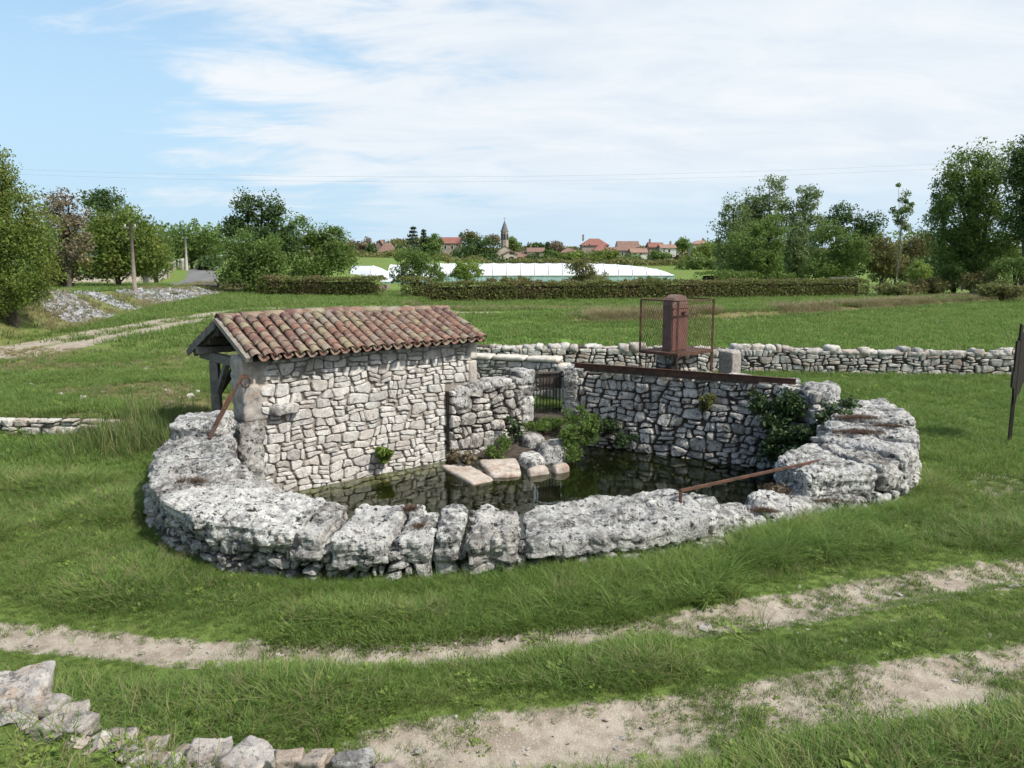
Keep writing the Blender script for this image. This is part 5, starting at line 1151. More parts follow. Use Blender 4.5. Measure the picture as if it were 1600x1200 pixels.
for i, (px, py, w, h, y, lf, lab) in enumerate(((1400, 452, 34, 9, 58, 'leaf_hedge', 'low brown bramble at the left end of the field-edge scrub'), (1450, 445, 36, 13, 60, 'leaf_olive', 'olive bramble bush in the field-edge scrub'), (1485, 430, 26, 22, 60, 'leaf_mid', 'light green sapling bush under the big right tree'), (1530, 440, 34, 18, 58, 'leaf_olive', 'weedy bush below the big right tree'), (1580, 425, 40, 28, 56, 'leaf_mid', 'green scrub bush at the right edge of the field'), (1432, 425, 20, 16, 70, 'leaf_weed', 'pale young bush before the dark wood'), (1560, 452, 40, 10, 52, 'leaf_hedge', 'low brown scrub at the right field edge'))):
    ptree('scrub_bush', px, y, [(0, py, w, h)], lab, lf, n=2600, size=.20, clump=.5, seed=50 + i, cat='bush', group='scrub along the right field edge', limbs=7)
for i, (px, w, y, lf, lab) in enumerate(((1300, 45, 104, 'leaf_dark', 'dark undergrowth in the wood behind the hedge'), (1395, 50, 100, 'leaf_dark', 'dark undergrowth behind the brownish trees'), (1470, 50, 80, 'leaf_dark', 'dark undergrowth left of the big right tree'), (1235, 50, 108, 'leaf_dark', 'dark undergrowth below the poplars'))):
    ptree('undergrowth', px, y, [(0, 415, w, 22), (0, 425, w * 1.1, 14)], lab, lf, n=3600, size=.36, clump=.9, seed=60 + i, cat='bush', group='undergrowth of the right wood', limbs=5, fill=.2)

def hedge(P0, P1, h, w, label, mat, n, size, seed, gap=None, cat='hedge'):
    P0, P1 = Vector(P0), Vector(P1); X = (P1 - P0); L_ = X.length; X.normalize(); Y = Vector((-X.y, X.x, 0)); r = np.random.default_rng(seed)
    t = thing('hedge', (P0.x, P0.y, zat(P0.x, P0.y)), label, cat)
    u = r.uniform(0, L_, n); a = r.uniform(-1, 1, n); face = r.random(n)
    wob = 1 + .14 * np.array([noise.noise(Vector((q * .55, seed, 0))) for q in u]) + .16 * np.array([noise.noise(Vector((q * 2.1, seed, 4))) for q in u])
    hh = h * wob; yy = np.where(face < .52, -w / 2, np.where(face < .9, a * w / 2, w / 2)); zz = np.where(face < .52, r.random(n) ** .85, np.where(face < .9, 1.0, r.random(n))) * hh
    yy = yy + r.normal(0, .07, n); zz = zz + np.abs(r.normal(0, .09, n)) * (zz > hh * .8) - np.abs(r.normal(0, .05, n)) * (zz <= hh * .8)
    uu = u + r.normal(0, .05, n); uu = np.clip(uu, -.1, L_ + .1)
    px_, py_ = P0.x + X.x * uu + Y.x * yy, P0.y + X.y * uu + Y.y * yy; zg_ = zg(px_, py_, False)
    leaf_obj('foliage', np.stack([px_, py_, zg_ + np.maximum(zz, .03)], 1), size, M[mat], t, seed, .3)
    mb = MB(); k = max(2, int(L_ / .8))
    for i in range(k):
        p = P0 + X * (L_ * (i + .5) / k); z_ = zat(p.x, p.y); rr = random.Random(seed * 91 + i)
        for j in range(5): q = p + X * rr.uniform(-.4, .4) + Y * rr.uniform(-.25, .25) * w; mb.tube([Vector((q.x, q.y, z_)), Vector((q.x + rr.uniform(-.1, .1), q.y + rr.uniform(-.1, .1), z_ + h * rr.uniform(.7, .95)))], .014, 3, False)
        if 0 < i < k - 1: mb.box((p.x, p.y, z_ + h * .46), (L_ / k * 1.02, w * .62, h * .80), X, Y)
    mb.build('stems', M['twig'], t); return t
hedge((-17.2, 55.2, 0), (-8.4, 52.8, 0), 1.12, 1.3, 'short clipped brown-green hedge left of the gap', 'leaf_hedge', 12000, .13, 71)
hedge((-7.2, 52.0, 0), (26.3, 60.2, 0), 1.15, 1.3, 'long clipped brown-green hedge across the field', 'leaf_hedge', 36000, .135, 72)
hedge((19.5, 82, 0), (30.5, 90, 0), 1.9, 2.6, 'dark untrimmed hedge behind the long clipped hedge', 'leaf_mid', 9000, .22, 73)

# ------------------------------------------------------------------ plants in the basin
def plant(name, blobs, label, mat, n, size, clump, seed, cat='plant', stem=True, base=None, fill=.3):
    b0 = blobs[0]; base = base or (b0[0], b0[1], b0[2] - b0[5]); t = thing(name, base, label, cat); P_, T_, cc = crown_pts(blobs, n, clump, seed, fill)
    leaf_obj('leaves', P_, size, M[mat], t, seed, .4, np.mean([b[:3] for b in blobs], 0), T_, asp=.6)
    mb = MB(); rr = random.Random(seed)
    for i in range(14): c = Vector(rr.choice(cc)); b = Vector(base); mb.tube([b, b.lerp(c, .5) + Vector((0, 0, .05)), c], .005, 4, False)
    mb.build('stems', M['twig'], t); return t
plant('leafy_bush', [(1.05, 13.55, -.12, .26, .30, .32), (1.32, 13.75, .02, .28, .25, .26), (1.02, 13.25, -.34, .22, .20, .18), (1.22, 14.2, .18, .34, .2, .18)], 'bright leafy bush hanging to the water right of the steps', 'leaf_mid', 6500, .042, .11, 201, 'bush')
plant('leafy_weeds', [(.55, 14.35, -.08, .38, .25, .10), (.85, 14.5, -.04, .3, .2, .10)], 'green weeds growing below the iron gate', 'leaf_mid', 2600, .038, .10, 202)
plant('leafy_weeds', [(-.32, 13.45, -.30, .24, .2, .12), (-.12, 13.55, -.22, .2, .18, .14)], 'green weeds on the bank left of the rounded grey rock', 'leaf_mid', 1800, .036, .09, 203)
plant('dark_weeds', [(.02, 14.15, -.05, .22, .2, .22)], 'dark weedy clump at the foot of the gate pier', 'leaf_ivy', 800, .05, .10, 204)
f_ = SW(2.18, -.16, -.18); plant('fern', [(f_.x, f_.y, f_.z, .19, .12, .13)], 'bright green fern growing from the shed wall above the water', 'leaf_weed', 900, .075, .07, 205, 'fern', base=tuple(SW(2.18, 0, -.22)))
plant('wall_moss_plant', [(3.30, 13.62, .45, .16, .10, .15), (3.42, 13.55, .58, .12, .08, .1)], 'olive plant clump hanging on the tall rubble wall', 'leaf_olive', 700, .045, .08, 206)
plant('creeper', [(1.72, 14.42, -.05, .35, .16, .16), (2.0, 14.1, -.25, .3, .15, .15)], 'dark creeping weeds at the foot of the tall wall', 'leaf_ivy', 2200, .042, .10, 207)
plant('ivy', [(4.22, 12.45, .40, .36, .22, .36), (4.42, 12.02, .26, .28, .32, .38), (4.30, 11.92, -.10, .28, .32, .32), (3.98, 12.75, .62, .26, .14, .18), (4.82, 11.75, .62, .26, .26, .14), (5.10, 12.05, .72, .18, .18, .10), (4.12, 12.2, .0, .26, .28, .34), (4.45, 12.45, .70, .22, .2, .16)], 'dark ivy covering the corner of the tall wall', 'leaf_ivy', 10500, .066, .15, 208, 'ivy', fill=.15)
plant('dry_weeds', [(-.78, 13.05, -.34, .16, .12, .12), (-.98, 13.15, -.36, .14, .1, .1)], 'withered brown weeds behind the reddish slab', 'leaf_brown', 500, .07, .08, 209)
plant('heather_tuft', [(3.12, 9.12, .24, .16, .14, .16)], 'brown heathery tuft in the gap of the front wall', 'leaf_brown', 700, .035, .07, 210)
n_ = 150; r = np.random.default_rng(90); X_, Y_ = r.uniform(-3, 3.6, n_), r.uniform(9.5, 13.6, n_); k = inpoly(X_, Y_, BASIN) & (np.abs(vnoise(X_, Y_, .8, 40) - .5) > .12); X_, Y_ = X_[k], Y_[k]
fl = leaf_obj('floating_leaves', np.stack([X_, Y_, np.full(len(X_), WZ + .006)], 1), .05, M['leaf_olive'], None, 91); q = np.empty(len(fl.data.vertices) * 3, np.float32); fl.data.vertices.foreach_get('co', q); q = q.reshape(-1, 3); q[:, 2] = WZ + .005; fl.data.vertices.foreach_set('co', q.ravel())
tag(fl, 'small fallen leaves floating on the dark water', 'leaves', kind='stuff')
#@@FAR
# ------------------------------------------------------------------ village on the rise, about 330 m off
VY = 330.
def house(name, label, x0, x1, y, zb, ze, zr, depth, roof, wall, rmat, wins=(), chim=(), cat='house', over=.35, turn=0.):
    cx_, cy_ = (x0 + x1) / 2, y + depth / 2; t = thing(name, (cx_, cy_, zb), label, cat); ca, sa = math.cos(turn), math.sin(turn)
    def T(p): return Vector((cx_ + (p[0] - cx_) * ca - (p[1] - cy_) * sa, cy_ + (p[0] - cx_) * sa + (p[1] - cy_) * ca, p[2]))
    y1 = y + depth; base = [(x0, y), (x1, y), (x1, y1), (x0, y1)]
    V_ = [T((*p, zb - 1.5)) for p in base] + [T((*p, ze)) for p in base]; F_ = [(0, 1, 5, 4), (1, 2, 6, 5), (2, 3, 7, 6), (3, 0, 4, 7)]
    if roof == 'front': V_ += [T((cx_, y, zr - .12)), T((cx_, y1, zr - .12))]; F_ += [(4, 5, 8), (6, 7, 9)]
    elif roof == 'side': V_ += [T((x0, cy_, zr - .12)), T((x1, cy_, zr - .12))]; F_ += [(5, 6, 9), (7, 4, 8)]
    mk('wall', V_, F_, M[wall], t)
    X0, X1, Y0, Y1, e = x0 - over, x1 + over, y - over, y1 + over, ze - .12
    if roof == 'front': P_ = [(X0, Y0, e), (X0, Y1, e), (cx_, Y1, zr), (cx_, Y0, zr), (X1, Y1, e), (X1, Y0, e)]; R_ = [(0, 3, 2, 1), (3, 5, 4, 2)]
    elif roof == 'side': P_ = [(X0, Y0, e), (X1, Y0, e), (X1, cy_, zr), (X0, cy_, zr), (X1, Y1, e), (X0, Y1, e)]; R_ = [(0, 1, 2, 3), (3, 2, 4, 5)]
    else:
        hx_ = min((x1 - x0) * .32, depth * .5); P_ = [(X0, Y0, e), (X1, Y0, e), (X1, Y1, e), (X0, Y1, e), (x0 + hx_, cy_, zr), (x1 - hx_, cy_, zr)]; R_ = [(0, 1, 5, 4), (1, 2, 5), (2, 3, 4, 5), (3, 0, 4)]
    n = len(P_); V_ = [T(p) for p in P_] + [T((p[0], p[1], p[2] - .22)) for p in P_]; F_ = list(R_) + [tuple(n + i for i in f[::-1]) for f in R_]
    ed = {}
    for f in R_:
        for a, b in zip(f, f[1:] + f[:1]): ed[(a, b)] = 1
    for (a, b) in ed:
        if (b, a) not in ed: F_.append((a, n + a, n + b, b))
    rf = mk('roof', V_, F_, M[rmat], t)
    for (u, z_, w, h, kind) in wins:
        xc = x0 + (x1 - x0) * u
        def bx(a, b, c, d, o_, th): return [T((a, y - o_ - th, c)), T((b, y - o_ - th, c)), T((b, y - o_, c)), T((a, y - o_, c)), T((a, y - o_ - th, d)), T((b, y - o_ - th, d)), T((b, y - o_, d)), T((a, y - o_, d))], [(3, 2, 1, 0), (4, 5, 6, 7), (0, 1, 5, 4), (1, 2, 6, 5), (2, 3, 7, 6), (3, 0, 4, 7)]
        fr = mk('window', *bx(xc - w / 2 - .1, xc + w / 2 + .1, z_ - .1, z_ + h + .1, 0., .05), M['frame' if kind != 's' else 'wallstone'], t)
        mk('pane', *bx(xc - w / 2, xc + w / 2, z_, z_ + h, .051, .03), M['pane'], fr)
        if kind == 's':
            for sgn in (-1, 1): a = xc + sgn * (w / 2 + .3); mk('shutter', *bx(a - .24, a + .24, z_, z_ + h, .06, .04), M['shutter'], fr)
    for u, d_, h in chim:
        xc = x0 + (x1 - x0) * u; MB().box(T((xc, y + depth * d_, zr + h / 2 - .5)), (.7, .7, h + 1.0)).build('chimney', M['wallbrown'], rf)
    return t
def vx(px, y=VY): return (px - 800) / 1250 * y
def vz(py, y=VY): return 3 + (400 - py) / 1250 * y
def vhouse(name, label, p0, p1, eave, ridge, base, roof, wall, rmat, wins=(), chim=(), depth=9., y=VY, turn=0.):
    k = y / 1250; return house(name, label, vx(p0, y), vx(p1, y), y, vz(base, y), vz(eave, y), vz(ridge, y), depth, roof, wall, rmat, [(u, vz(r, y), w * k, h * k, kd) for u, r, w, h, kd in wins], chim, turn=turn)
vhouse('house', 'pale house with a steep red hipped roof left of the cedar', 593, 619, 394, 380, 414, 'hip', 'wallwhite', 'roofbrown', ((.35, 402, 3, 6, 'f'), (.7, 402, 3, 6, 'f')), ((.3, .5, 1.4),))
vhouse('house', 'narrow gabled house wing behind the steep red hipped roof', 586, 606, 390, 375, 412, 'front', 'wallbrown', 'roofbrown', (), (), 8, VY + 8)
vhouse('house', 'long low cream house with a brown roof left of the hipped house', 553, 592, 403, 397, 414, 'side', 'wallcream', 'roofbrown', ((.2, 407, 4, 4, 'f'), (.5, 407, 4, 4, 'f'), (.85, 406, 4, 5, 'f')), ((.45, .5, .9),), 7)
vhouse('house', 'tall stone house with a bright red roof above the dark trees', 690, 720, 380, 371, 412, 'side', 'wallstone', 'roofred', ((.25, 389, 3, 5, 'f'), (.6, 389, 3, 5, 'f'), (.85, 385, 2, 3, 'f')), ((.97, .5, 1.1),), 9, VY + 15)
vhouse('house', 'cream gabled house with shuttered windows in front of the church', 785, 806, 397, 392, 413, 'front', 'wallcream', 'roofbrown', ((.6, 404.5, 2.4, 3.5, 's'), (.6, 397.5, 2.4, 3.5, 's')), (), 9, VY - 12, .1)
vhouse('house', 'small cream annex right of the shuttered gabled house', 805, 818, 401, 397, 413, 'side', 'wallcream', 'roofbrown', ((.5, 405, 2, 3, 's'),), (), 7, VY - 10)
vhouse('house', 'pale pinkish house with a low brown roof right of the church', 824, 850, 393, 387, 412, 'side', 'wallcream', 'roofbrown', ((.6, 398, 2.2, 3.5, 's'), (.25, 404, 2.2, 4, 'f')), ((.2, .5, 1.2),), 9)
vhouse('house', 'low stone outbuilding between church and pinkish house', 806, 828, 399, 394, 412, 'side', 'wallstone', 'roofbrown', (), (), 7, VY + 12)
vhouse('house', 'low brown-roofed house left of the big red-roofed house', 876, 904, 394, 388, 410, 'hip', 'wallbrown', 'roofbrown', ((.3, 399, 2.2, 3, 'f'),), (), 9, VY + 6)
vhouse('house', 'big stone house with a large red hipped roof', 908, 949, 383, 373, 410, 'hip', 'wallstone', 'roofred', ((.28, 386, 2.6, 5, 'f'), (.1, 387, 2, 4, 'f')), ((.06, .3, 1.6),), 11, VY + 4)
vhouse('house', 'red-roofed extension in front of the big red-roofed house', 927, 951, 391, 383, 410, 'hip', 'wallcream', 'roofred', ((.3, 395, 2.5, 4, 'f'), (.75, 395, 2.5, 4, 'f')), (), 8, VY - 6)
vhouse('house', 'gabled pale house with a brown roof in the middle of the village row', 964, 996, 386, 377, 410, 'side', 'wallwhite', 'roofbrown', ((.7, 389, 2.2, 3, 'f'),), (), 9, VY + 8)
vhouse('barn', 'long grey stone barn below the village row', 953, 992, 391, 386, 410, 'side', 'wallstone', 'roofbrown', ((.45, 399, 2.8, 5, 'f'), (.8, 395, 2, 2.5, 'f')), (), 8, VY - 4)
vhouse('house', 'small cream house with a porch right of the stone barn', 984, 1009, 394, 388, 410, 'side', 'wallwhite', 'rooforange', ((.2, 398, 2.4, 4, 'f'), (.6, 398, 2.4, 4, 'f')), ((.9, .5, 1.0),), 8, VY - 8)
vhouse('house', 'dark red roofed brown house with a thick chimney', 1012, 1034, 386, 379, 410, 'side', 'wallbrown', 'roofred', ((.75, 389, 3, 4, 'f'),), ((.1, .4, 1.4),), 9)
vhouse('house', 'cream house at the right end of the village row', 1030, 1053, 387, 382, 412, 'side', 'wallwhite', 'rooforange', ((.55, 394, 3, 4, 'f'), (.2, 390, 2, 3, 'f')), ((.75, .5, 1.3),), 9, VY - 5)
vhouse('house', 'orange-roofed house half hidden by trees left of the poplars', 1079, 1110, 381, 376, 408, 'hip', 'wallcream', 'rooforange', ((.4, 386, 2.4, 4, 'f'),), ((.6, .5, 1.0),), 9, VY + 10)
# church: nave, square tower with belfry openings, octagonal spire
cy0 = VY + 6; ch = thing('church', (vx(788, cy0), cy0 + 5, vz(412, cy0)), 'stone village church with a pointed slate spire', 'church')
k_ = cy0 / 1250; nx0, nx1 = vx(776, cy0), vx(803, cy0); ze_, zr_ = vz(393, cy0), vz(384.5, cy0); zb_ = vz(414, cy0); nm = (nx0 + nx1) / 2
mk('nave', [(nx0, cy0, zb_), (nx1, cy0, zb_), (nx1, cy0 + 16, zb_), (nx0, cy0 + 16, zb_), (nx0, cy0, ze_), (nx1, cy0, ze_), (nx1, cy0 + 16, ze_), (nx0, cy0 + 16, ze_), (nm, cy0, zr_), (nm, cy0 + 16, zr_)], [(0, 1, 5, 4), (1, 2, 6, 5), (2, 3, 7, 6), (3, 0, 4, 7), (4, 5, 8), (6, 7, 9)], M['wallcream'], ch)
mk('roof', [(nx0 - .3, cy0 - .2, ze_ - .1), (nm, cy0 - .2, zr_ + .12), (nm, cy0 + 16.2, zr_ + .12), (nx0 - .3, cy0 + 16.2, ze_ - .1), (nx1 + .3, cy0 - .2, ze_ - .1), (nx1 + .3, cy0 + 16.2, ze_ - .1), (nm, cy0 - .2, zr_ - .1), (nm, cy0 + 16.2, zr_ - .1)], [(0, 1, 2, 3), (1, 4, 5, 2), (0, 6, 1), (6, 4, 1)], M['roofbrown'], ch)
tx_, ty_ = vx(788.5, cy0), cy0 + 4.; r_ = 6.2 * k_
def octo(z, r): return [(tx_ + r * math.cos(math.pi / 8 + i * math.pi / 4), ty_ + r * math.sin(math.pi / 8 + i * math.pi / 4), z) for i in range(8)]
def stack(name, lv, mat, par, tip=None):
    V_ = [p for z, r in lv for p in octo(z, r)]; F_ = [(8 * i + j, 8 * i + (j + 1) % 8, 8 * i + 8 + (j + 1) % 8, 8 * i + 8 + j) for i in range(len(lv) - 1) for j in range(8)]
    if tip: V_.append(tip); q = 8 * (len(lv) - 1); F_ += [(q + j, q + (j + 1) % 8, len(V_) - 1) for j in range(8)]
    else: F_.append(tuple(range(8 * len(lv) - 8, 8 * len(lv))))
    return mk(name, V_, F_, mat, par)
tw = stack('tower', [(zb_, r_ * 1.05), (vz(377, cy0), r_ * 1.05), (vz(376.6, cy0), r_), (vz(363, cy0), r_), (vz(362.6, cy0), r_ * 1.14), (vz(361.6, cy0), r_ * 1.14)], M['wallstone'], ch)
for a in range(8):
    an = a * math.pi / 4 - math.pi / 2; n_ = Vector((math.cos(an), math.sin(an), 0)); s_ = Vector((-n_.y, n_.x, 0)); c_ = Vector((tx_, ty_, 0)) + n_ * (r_ * math.cos(math.pi / 8) + .02)
    w_ = r_ * .25; zz0, zz1 = vz(375, cy0), vz(367, cy0); pts = [(-w_, zz0), (w_, zz0), (w_, zz1)] + [(w_ * math.cos(t), zz1 + w_ * math.sin(t)) for t in (.6, 1.2, 1.57, 1.94, 2.54)] + [(-w_, zz1)]
    m = len(pts); V_ = [c_ + s_ * p[0] + Vector((0, 0, p[1])) for p in pts] + [c_ + n_ * .06 + s_ * p[0] + Vector((0, 0, p[1])) for p in pts]
    mk('belfry_opening', V_, [tuple(range(m, 2 * m))] + [(i, (i + 1) % m, m + (i + 1) % m, m + i) for i in range(m)], M['pane'], tw)
stack('spire', [(vz(361.5, cy0), r_ * 1.0), (vz(352, cy0), r_ * .45)], M['slate'], ch, (tx_, ty_, vz(345, cy0)))
MB().bar((tx_, ty_, vz(345.5, cy0)), (tx_, ty_, vz(341, cy0)), .12, .12, (0, 1, 0)).bar((tx_ - .5, ty_, vz(342.6, cy0)), (tx_ + .5, ty_, vz(342.6, cy0)), .1, .1).build('cross', M['slate'], ch)

# village trees
vt = [(560, 325, [(0, 388, 20, 12), (18, 384, 14, 10)], 'leaf_brown', 'hazy brownish trees left of the pale hipped house'), (583, 320, [(0, 392, 9, 15)], 'leaf_dark', 'dark tree before the hipped house'), (672, 322, [(8, 385, 24, 22), (-5, 400, 22, 12)], 'leaf_mid', 'rounded green tree right of the cedar'), (625, 335, [(0, 396, 10, 10)], 'leaf_dark', 'dark tree right of the hipped house'),
      (725, 322, [(12, 385, 22, 20), (0, 400, 24, 12), (25, 392, 20, 18)], 'leaf_dark', 'dark evergreen mass left of the church'), (757, 324, [(0, 388, 24, 16), (0, 402, 26, 10)], 'leaf_dark', 'dark evergreen beside the church nave'), (737, 345, [(0, 374, 14, 9)], 'leaf_olive', 'olive treetop behind the dark evergreens'), (771, 350, [(0, 376, 9, 6)], 'leaf_brown', 'thin treetop left of the church tower'),
      (803, 352, [(0, 384, 14, 11)], 'leaf_mid', 'rounded green tree right behind the church tower'), (837, 345, [(0, 386, 12, 6)], 'leaf_dark', 'dark treetop behind the pinkish house'), (868, 345, [(0, 386, 10, 6)], 'leaf_brown', 'pale treetop right of the small cypress'), (860, 312, [(0, 401, 18, 11)], 'leaf_mid', 'light green tree before the village left of the big red roof'), (895, 308, [(0, 402, 22, 9)], 'leaf_weed', 'light green bush below the low brown house'),
      (930, 306, [(0, 402, 22, 9), (20, 400, 16, 8)], 'leaf_yellow', 'yellow-green bushes below the big red-roofed house'), (985, 306, [(0, 406, 24, 7)], 'leaf_mid', 'green bushes below the stone barn'), (1028, 304, [(0, 402, 18, 11), (14, 408, 16, 8)], 'leaf_mid', 'green tree before the right end of the village'), (1056, 300, [(0, 410, 7, 14)], 'leaf_purple', 'dark purple-leaved tree beside the white tunnel end'),
      (1063, 335, [(0, 383, 12, 10)], 'leaf_mid', 'small green tree right of the cream end house'), (1085, 290, [(0, 400, 26, 16), (20, 395, 20, 16), (-15, 412, 22, 12)], 'leaf_yellow', 'wide yellow-green trees before the orange-roofed house'), (1075, 250, [(0, 420, 24, 14), (25, 415, 26, 16)], 'leaf_mid', 'green bushes right of the tunnel end'), (835, 315, [(0, 405, 12, 6)], 'leaf_dark', 'dark bush before the pinkish house'),
      (770, 300, [(0, 409, 30, 5)], 'leaf_dark', 'dark shrub row behind the tunnel below the church'), (1112, 300, [(0, 392, 18, 16)], 'leaf_mid', 'green tree left of the poplars')]
for i, (px, y, rows, lf, lab) in enumerate(vt):
    ptree('village_tree', px, y, rows, lab, lf, n=1500 if len(rows) < 2 else 2600, size=.85, clump=2.1, trunk=.3, seed=400 + i, group='trees among the village houses', limbs=5, fill=.35)
r = np.random.default_rng(66); n_ = 15000; X_ = r.uniform(-75, 82, n_); Y_ = 296 + r.normal(0, 7, n_); tp = .6 + 3.4 * np.array([max(0, .42 + .9 * noise.noise(Vector((q * .11, 21, 0)))) for q in X_])
tag(leaf_obj('shrub_belt', np.stack([X_, Y_, zg(X_, Y_, False) + tp * r.random(n_) ** .7], 1), 1.0, M['leaf_hedge'], None, 67, .3), 'belt of scrub and gardens below the village houses', 'scrub', kind='stuff')
def conifer(px, y, top, base, hw, label, tiers, seed, leaf='leaf_pine'):
    x = pxs(px, y); z0_, z1_ = pz(base, y), pz(top, y); t = thing('conifer', (x, y, z0_), label, 'tree'); r = np.random.default_rng(seed); P_ = []
    for k in range(tiers):
        f = k / tiers; z_ = z0_ + (z1_ - z0_) * (.12 + .88 * f); R_ = hw * y / 1250 * (1 - f) ** .8 + .25
        for j in range(9): a = r.uniform(0, 6.28); q = r.random((26, 1)) ** .7; P_.append(np.array([[x, y, z_]]) + np.hstack([np.cos(a) * q * R_, np.sin(a) * q * R_, -.12 * q * R_]) + r.normal(0, .22, (26, 3)))
    leaf_obj('crown', np.concatenate(P_), .8, M[leaf], t, seed, .2, asp=.4)
    MB().tube([(x, y, z0_ - 1), (x, y, z1_ - .3)], [.35, .05], 6).build('trunk', M['bark'], t)
conifer(648, 318, 352, 408, 17, 'tall dark cedar with layered branches in the village', 9, 501); conifer(664, 322, 357, 408, 9, 'slim dark fir right of the layered cedar', 10, 502); conifer(855, 345, 379, 398, 5, 'small dark cypress right of the church', 9, 503)
# far wood closing the horizon
r = np.random.default_rng(77); n_ = 42000; X_ = r.uniform(-420, 420, n_); Y_ = 395 + r.normal(0, 9, n_) + .0 * X_; tp = 4.2 + 6.5 * np.array([.5 + .5 * noise.noise(Vector((q * .035, 3, 0))) for q in X_]) + 1.5 * np.array([noise.noise(Vector((q * .13, 9, 0))) for q in X_])
fw = leaf_obj('far_wood', np.stack([X_, Y_, zg(X_, Y_, False) + np.maximum(.2, tp * r.random(n_) ** .6)], 1), 1.7, M['leaf_olive'], None, 78, .3)
tag(fw, 'distant wood closing the horizon behind the village', 'wood', kind='stuff')
n_ = 9000; X_ = -r.uniform(42, 190, n_); Y_ = 150 + r.normal(0, 6, n_); fw = leaf_obj('roadside_wood', np.stack([X_, Y_, zg(X_, Y_, False) + 7.5 * r.random(n_) ** .7], 1), .8, M['leaf_mid'], None, 79, .3)
tag(fw, 'wood closing the view behind the left-hand trees', 'wood', kind='stuff')
n_ = 9000; X_ = r.uniform(62, 200, n_); Y_ = 140 + r.normal(0, 6, n_); fw = leaf_obj('right_wood', np.stack([X_, Y_, zg(X_, Y_, False) + 9.5 * r.random(n_) ** .7], 1), .8, M['leaf_mid'], None, 80, .3)
tag(fw, 'wood closing the view behind the right-hand trees', 'wood', kind='stuff')

# ------------------------------------------------------------------ plastic tunnels
def tunnel(name, label, x0, x1, y, zb, zt, dep, rib, mat, endr, low):
    """long arched tunnel along x, its right end rounded off; rows of panels between the ribs, a teal side wall"""
    t = thing(name, ((x0 + x1) / 2, y + dep / 2, zb), label, 'greenhouse'); zs = zb + (zt - zb) * low; n = 9; k = int((x1 - x0) / rib)
    def ring(x):
        f = 1.0 if x < x1 - endr else math.sqrt(max(0.0, 1 - ((x - x1 + endr) / endr) ** 2)) * .9 + .1 * (1 - (x - x1 + endr) / endr)
        f = max(f, .06); out = []
        for i in range(n + 1): a = math.pi * i / n; out.append((x, y + dep / 2 - math.cos(a) * dep / 2, zs + (zt - zs) * f * math.sin(a) ** .8))
        return out
    for i in range(k):
        a, b = x0 + (x1 - x0) * i / k, x0 + (x1 - x0) * (i + 1) / k; m_ = 3; V_ = []
        for j in range(m_ + 1):
            q = a + (b - a) * j / m_; rg_ = ring(q); sag = -.10 * math.sin(math.pi * j / m_); V_ += [(p[0], p[1], p[2] + sag) for p in rg_]
        mk('film_panel', V_, [(j * (n + 1) + i_, (j + 1) * (n + 1) + i_, (j + 1) * (n + 1) + i_ + 1, j * (n + 1) + i_ + 1) for j in range(m_) for i_ in range(n)], M[mat], t, True)
        MB().tube(ring(b if i < k - 1 else b - .05), .085, 4, False).build('rib', M['ribgrey'], t)
        MB().box(((a + b) / 2, y + .04, (zb + zs) / 2 + (zs - zb) * .15), (b - a - .06, .04, (zs - zb) * .70)).build('side_sheet', M['teal'], t)
        MB().box((a, y, (zb + zs) / 2), (.08, .08, zs - zb)).build('side_post', M['frame'], t)
    rg_ = ring(x0); mk('end_wall', rg_ + [(x0, y + dep, zb), (x0, y, zb)], [tuple(range(len(rg_) + 2))], M['greyfilm'], t)
    MB().box(((x0 + x1) / 2, y - .02, zs), (x1 - x0, .12, .14)).build('gutter', M['frame'], t)
    return t
GYY = 150.; tunnel('plastic_tunnel', 'very long white plastic growing tunnel across the background', vx(662, GYY), vx(1052, GYY), GYY, zat(0, GYY), vz(411, GYY), 9.0, 2.6, 'plastic', 16., .42)
tunnel('plastic_tunnel', 'small greyish plastic tunnel at the left of the long one', vx(549, 140), vx(612, 140), 140, zat(-15, 140), vz(414.5, 140), 7., 2.4, 'greyfilm', 4., .22)
tunnel('plastic_tunnel', 'short white plastic tunnel between the small and the long tunnel', vx(608, 146), vx(688, 146), 146, zat(-15, 146), vz(413, 146), 7., 2.4, 'plastic', 3., .25)
# rubble heap before the small tunnel, stack of pale boards at the hedge end
r = random.Random(4); hp_ = thing('rubble_heap', (vx(575, 100), 100, zat(vx(575, 100), 100)), 'low stony rubble heap before the small greyish tunnel', 'heap'); mb = MB()
for i in range(46): mb.box((vx(r.uniform(548, 606), 100), 100 + r.uniform(-1, 1), zat(-18, 100) + r.uniform(.0, .9)), (r.uniform(.3, .7), r.uniform(.3, .7), r.uniform(.2, .45)), Vector((math.cos(i), math.sin(i), 0)), Vector((-math.sin(i), math.cos(i), 0)))
tag(mb.build('rocks', M['wallbrown'], hp_), kind='stuff')
bs = thing('board_stack', (25.2, 61.6, zat(25.2, 61.6)), 'stack of grey boards at the right end of the long hedge', 'board stack')
for i in range(7): MB().box((25.3 + .05 * (i % 2), 61.6, zat(25.2, 61.6) + .12 + i * .20), (2.15 - .12 * (i % 3), .5, .15)).build('board', M['wood'], bs)
for q in (-.95, .95): MB().box((25.3 + q, 61.6, zat(25.2, 61.6) + .68), (.14, .62, 1.42)).build('upright', M['palebark'], bs)

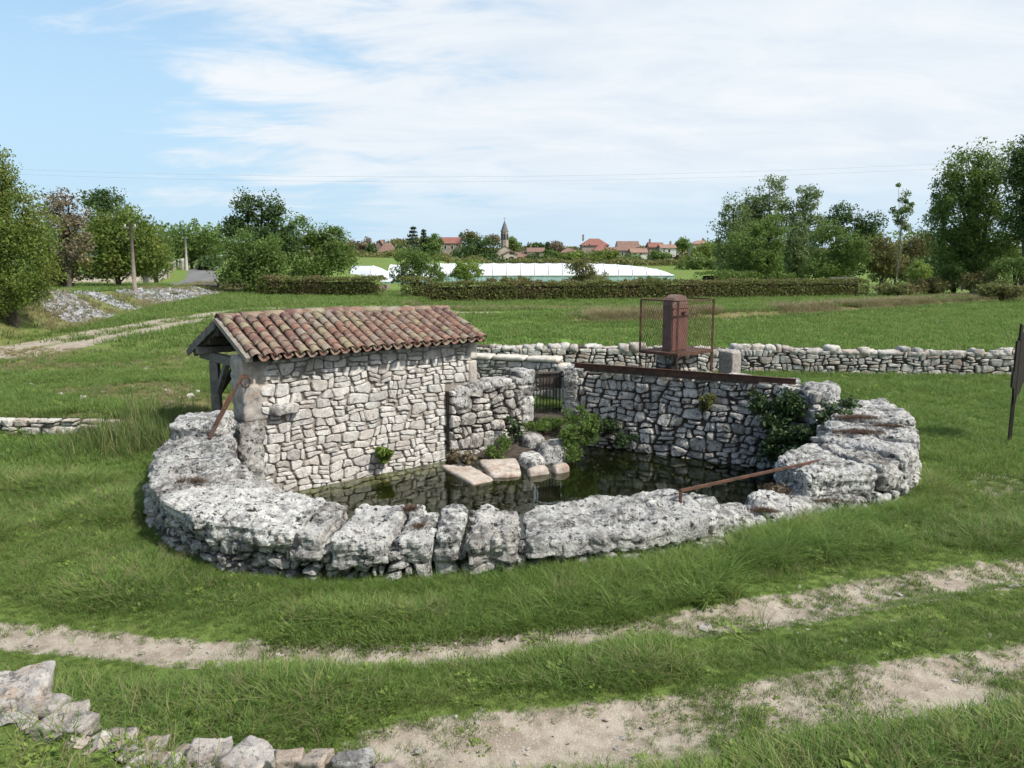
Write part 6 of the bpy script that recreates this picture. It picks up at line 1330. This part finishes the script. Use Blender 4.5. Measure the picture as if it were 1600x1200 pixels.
# ------------------------------------------------------------------ utility poles, wires, roadside wall
def upole(x, y, top, r, mat, label, lamp=False, thick=1.):
    zb = zat(x, y); t = thing('utility_pole', (x, y, zb), label, 'utility pole', 'utility poles along the road')
    MB().tube([(x, y, zb - .4), (x + .04, y, top)], [r, r * .62], 8).build('shaft', M[mat], t, True)
    MB().box((x, y, top - .25), (.7, .07, .08)).build('crossarm', M[mat], t)
    for s in (-.28, 0, .28): MB().tube([(x + s, y, top - .2), (x + s, y, top - .07)], .035, 6).build('insulator', M['ceramic'], t)
    if lamp: MB().box((x - .45, y, top - 1.3), (.8, .12, .10)).build('lamp', M['ceramic'], t)
    return t
upole(pxs(214, 46), 46, pz(350, 46), .13, 'polewood', 'nearest wooden utility pole left of the road'); upole(pxs(268, 84), 84, pz(368, 84), .15, 'polewood', 'second utility pole with a small street lamp', True); upole(pxs(297, 112), 112, pz(370, 112), .20, 'poleconc', 'pale concrete utility pole by the far roadside wall')
upole(pxs(30, 95), 95, pz(268, 95), .2, 'polewood', 'tall utility pole hidden in the left trees'); upole(pxs(1500, 95), 95, pz(258, 95), .2, 'polewood', 'tall utility pole hidden behind the big right tree')
for i, dz_ in enumerate((0., -.55)):
    a, b = Vector((pxs(30, 95), 95, pz(268, 95) - .1 + dz_)), Vector((pxs(1500, 95), 95, pz(258, 95) - .1 + dz_)); pts = [a.lerp(b, f) - Vector((0, 0, 4 * 1.25 * f * (1 - f))) for f in np.linspace(0, 1, 33)]
    o = MB().tube(pts, .009, 4).build('power_wire', M['wire'], None, False, tuple(a)); tag(o, ('upper' if i == 0 else 'lower') + ' of the two thin wires crossing the sky', 'wire', 'wires across the sky', 'thing')
rw = thing('roadside_wall', (-38, 88, .8), 'pale stone wall running along the road under the trees', 'wall'); P_ = [(-37, 62), (-31.5, 68), (-36, 84), (-44, 104), (-52, 126)]
rwp = Path(P_); zz = lambda p: zat(p.x, p.y)
V_, F_ = [], []
for i in range(61):
    u = rwp.L * i / 60; a, b = rwp.at(u, 0, .12), rwp.at(u, 0, -.28); h_ = .75 + .35 * (u / rwp.L) + .12 * noise.noise(Vector((u * .6, 0, 0))); za = zz(a); V_ += [(a.x, a.y, za - .2), (a.x, a.y, za + h_), (b.x, b.y, za + h_), (b.x, b.y, za - .2)]
for i in range(60):
    a = i * 4
    for k in range(4): F_.append((a + k, a + 4 + k, a + 4 + (k + 1) % 4, a + (k + 1) % 4))
mk('core', V_, F_, M['drywall'], rw)
for i in range(90):
    u = rwp.L * (i + .5) / 90; p = rwp.at(u, 0, -.05); q = random.Random(i); h_ = .72 + .35 * (u / rwp.L); cap(rw, (p.x, p.y, zz(p) + h_ - .1), (q.uniform(.5, .95), .5, q.uniform(.18, .34)), 1.9, 700 + i, 'drywall', .06, 4, 'cap_stone', .25)
gpst = rock(None, prism([Vector((-45.9, 112, 0)), Vector((-45.2, 112, 0)), Vector((-45.2, 112.7, 0)), Vector((-45.9, 112.7, 0))], .6, 2.7), M['coping'], 'gate_post', .3, .03, 799, 9, .01, origin=(-45.5, 112.3, .6)); tag(gpst, 'white stone gate post at the far end of the roadside wall', 'gate post', kind='thing')
